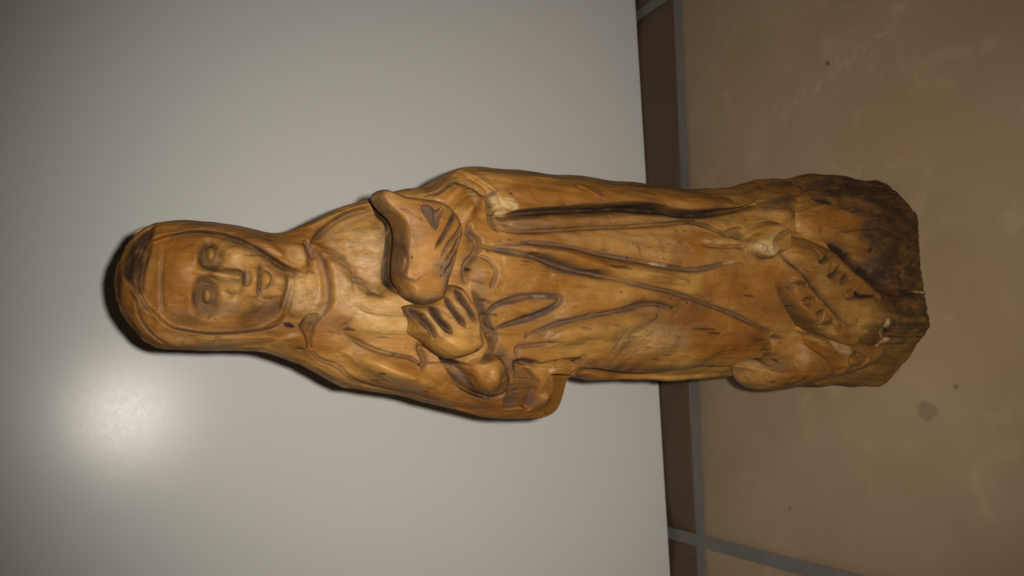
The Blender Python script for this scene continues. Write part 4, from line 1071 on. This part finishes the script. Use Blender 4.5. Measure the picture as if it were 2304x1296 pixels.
def build_base():
    fp = np.array(PLAN['footprint'])
    back = [(-37, -5), (-36, 6), (-31, 15), (-20, 20), (0, 22), (25, 21), (42, 15), (50, 4)]
    loop = catmull(np.vstack([fp, back]), True, .3)
    d = np.cumsum(np.r_[0, np.hypot(*np.diff(np.vstack([loop, loop[:1]]), axis=0).T)])
    N = 620
    t = np.linspace(0, d[-1], N, endpoint=False)
    cl = np.vstack([loop, loop[:1]])
    loop = np.stack([np.interp(t, d, cl[:, 0]), np.interp(t, d, cl[:, 1])], 1)
    if (loop[:, 0] * np.roll(loop[:, 1], -1) - loop[:, 1] * np.roll(loop[:, 0], -1)).sum() < 0:
        loop = loop[::-1]
    z = np.concatenate([[0, .25, .6], np.arange(1, 60, .45), 60 + 6 * np.sin(np.linspace(.1, 1, 14) * math.pi / 2)])
    ctr = np.array([7., -7.])
    sc = np.interp(z, [0, .25, .6, 26, 40, 50, 58, 63, 66], [.992, .998, 1, 1.0, .975, .93, .87, .80, .70])
    X = ctr[0] + (loop[None, :, 0] - ctr[0]) * sc[:, None]
    Y = ctr[1] + (loop[None, :, 1] - ctr[1]) * sc[:, None]
    Z = np.repeat(z[:, None], N, 1)
    nx = loop - ctr
    nx = nx / np.hypot(nx[:, 0], nx[:, 1])[:, None]
    rel = Relief(PLAN['base'], -45, 62, -3, 80, .3)
    H, S = rel.sample(X, Z)
    fr = smooth01((-Y - 2) / 8)
    wv = waver(X * 1.2 + 40, Y, Z * .8) * 1.1 * np.clip(Z / 3, .25, 1)
    # long splits and tool marks along the grain
    ang = np.arctan2(nx[:, 1], nx[:, 0])
    ribs = sum(a * np.sin(f * ang + p + .05 * z[:, None]) for f, a, p in ((37, .12, 1.), (61, .1, 2.), (101, .07, .5)))
    D = H * fr + wv + ribs
    X = X + nx[None, :, 0] * D
    Y = Y + nx[None, :, 1] * D
    S = S * fr[..., None]
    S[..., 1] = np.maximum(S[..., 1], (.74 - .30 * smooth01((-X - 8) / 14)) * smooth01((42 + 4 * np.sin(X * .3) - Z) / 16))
    V = np.stack([X, Y, Z], -1).reshape(-1, 3)
    R = len(z)
    Q = loft_faces(R, N)
    V = np.vstack([V, [[ctr[0], ctr[1], 0], [ctr[0], ctr[1], 67]]])
    b, tt = R * N, R * N + 1
    k = np.arange(N)
    T = np.vstack([np.stack([np.full(N, b), (k + 1) % N, k], 1), np.stack([np.full(N, tt), (R - 1) * N + k, (R - 1) * N + (k + 1) % N], 1)])
    S = np.vstack([S.reshape(-1, 4), np.zeros((2, 4))])
    return link('base', make_mesh('base', V * MM, Q, T, True, S), WOOD, statuette)


def build_pillow(name, outline, plan, yfun, R, T, back, cell=.22, parent=None, box=2.0):
    """a raised piece: outline in elevation, front surface yfun, edges rolled back by T over radius R(x, z)"""
    P = catmull(outline, True, .8)
    lo, hi = P.min(0) - 1, P.max(0) + 1
    gx, gz = np.arange(lo[0], hi[0], cell), np.arange(lo[1], hi[1], cell)
    X, Z = np.meshgrid(gx, gz, indexing='ij')
    sd = signed_distance(P, X, Z)
    keep = sd > -cell * .72
    ok = keep[:-1, :-1] & keep[1:, :-1] & keep[1:, 1:] & keep[:-1, 1:]
    use = np.zeros_like(keep)
    for a in (slice(None, -1), slice(1, None)):
        for b in (slice(None, -1), slice(1, None)):
            use[a, b] |= ok
    gxs, gzs = np.gradient(sd, cell)
    nrm = np.hypot(gxs, gzs) + 1e-9
    out = use & (sd < 0)
    X = np.where(out, X - sd * gxs / nrm, X)
    Z = np.where(out, Z - sd * gzs / nrm, Z)
    sd = np.maximum(sd, 0)
    full = np.zeros((keep.shape[0] + 1, keep.shape[1] + 1), int)
    full[1:-1, 1:-1] = ok
    cnt = full[:-1, :-1] + full[1:, :-1] + full[:-1, 1:] + full[1:, 1:]
    rim = use & (cnt < 4)
    sd = np.where(rim, 0, sd)
    rel = Relief(plan, lo[0], hi[0], lo[1], hi[1], .25)
    H, S = rel.sample(X, Z)
    r = R(X, Z) if callable(R) else R
    q = np.clip(1 - sd / r, 0, 1)
    roll = 1 - np.clip(1 - q ** box, 0, 1) ** (1 / box)
    edge = smooth01(sd / (np.asarray(r) * .45))
    Yf = yfun(X, Z) + T * roll - H * (.25 + .75 * edge) - waver(X, Z * 0 - 30, Z) * .8 * edge
    Yb = yfun(X, Z) + T + back * (1 - roll)
    n = np.full(keep.shape, -1)
    n[use] = np.arange(use.sum())
    m = int(use.sum())
    nb = np.where(rim, n, n + m)
    V = np.stack([X[use], Yf[use], Z[use]], -1)
    Vb = np.stack([X[use], Yb[use], Z[use]], -1)
    i, j = np.nonzero(ok)
    Qf = np.stack([n[i, j], n[i + 1, j], n[i + 1, j + 1], n[i, j + 1]], 1)
    Qb = np.stack([nb[i, j], nb[i, j + 1], nb[i + 1, j + 1], nb[i + 1, j]], 1)
    Qb = Qb[(Qb != Qf[:, [0, 3, 2, 1]]).any(1)]
    S = np.vstack([S[use], np.zeros((m, 4))])
    return link(name, make_mesh(name, np.vstack([V, Vb]) * MM, np.vstack([Qf, Qb]), None, True, S), WOOD, parent or statuette)


figure = build_figure()
base = build_base()
book = build_pillow('book', PLAN['book_outline'], PLAN['book'],
                    lambda x, z: -39.0 + .006 * (x - 10) ** 2 + .05 * np.maximum(0, 222 - z) ** 1.5,
                    lambda x, z: np.clip(1.5 + (231 - z) * .15 - .02 * (x + 6), 1.5, 4.2), 10, 4, box=2.6)
book['label'] = 'carved book held against the chest'
hand = build_pillow('hand', PLAN['hand_outline'], PLAN['hand'],
                    lambda x, z: -35.5 + .012 * (x + 13) ** 2 + .006 * (z - 208) ** 2, lambda x, z: np.clip(5.0 - .25 * (x + 18), 2.2, 5.0), 14, 3)
hand['label'] = 'carved hand with five fingers resting on the book'
banner = build_pillow('banner', PLAN['banner_outline'], PLAN['banner'],
                      lambda x, z: -38.5 + .007 * (x - 5) ** 2 + .0012 * (z - 60) ** 2 + .30 * np.maximum(0, x - 9) ** 1.15, lambda x, z: 3.0 + .5 * np.maximum(0, x - 6), 9, 3, box=2.4)
banner['label'] = 'carved ribbon banner with worn incised letters'
lobe = build_pillow('banner_end', PLAN['lobe_outline'], PLAN['lobe'],
                    lambda x, z: -35.0 + .010 * (x + 18) ** 2 + .0022 * (z - 55) ** 2, 8.0, 14, 9)
lobe['label'] = 'rounded curled end of the banner'
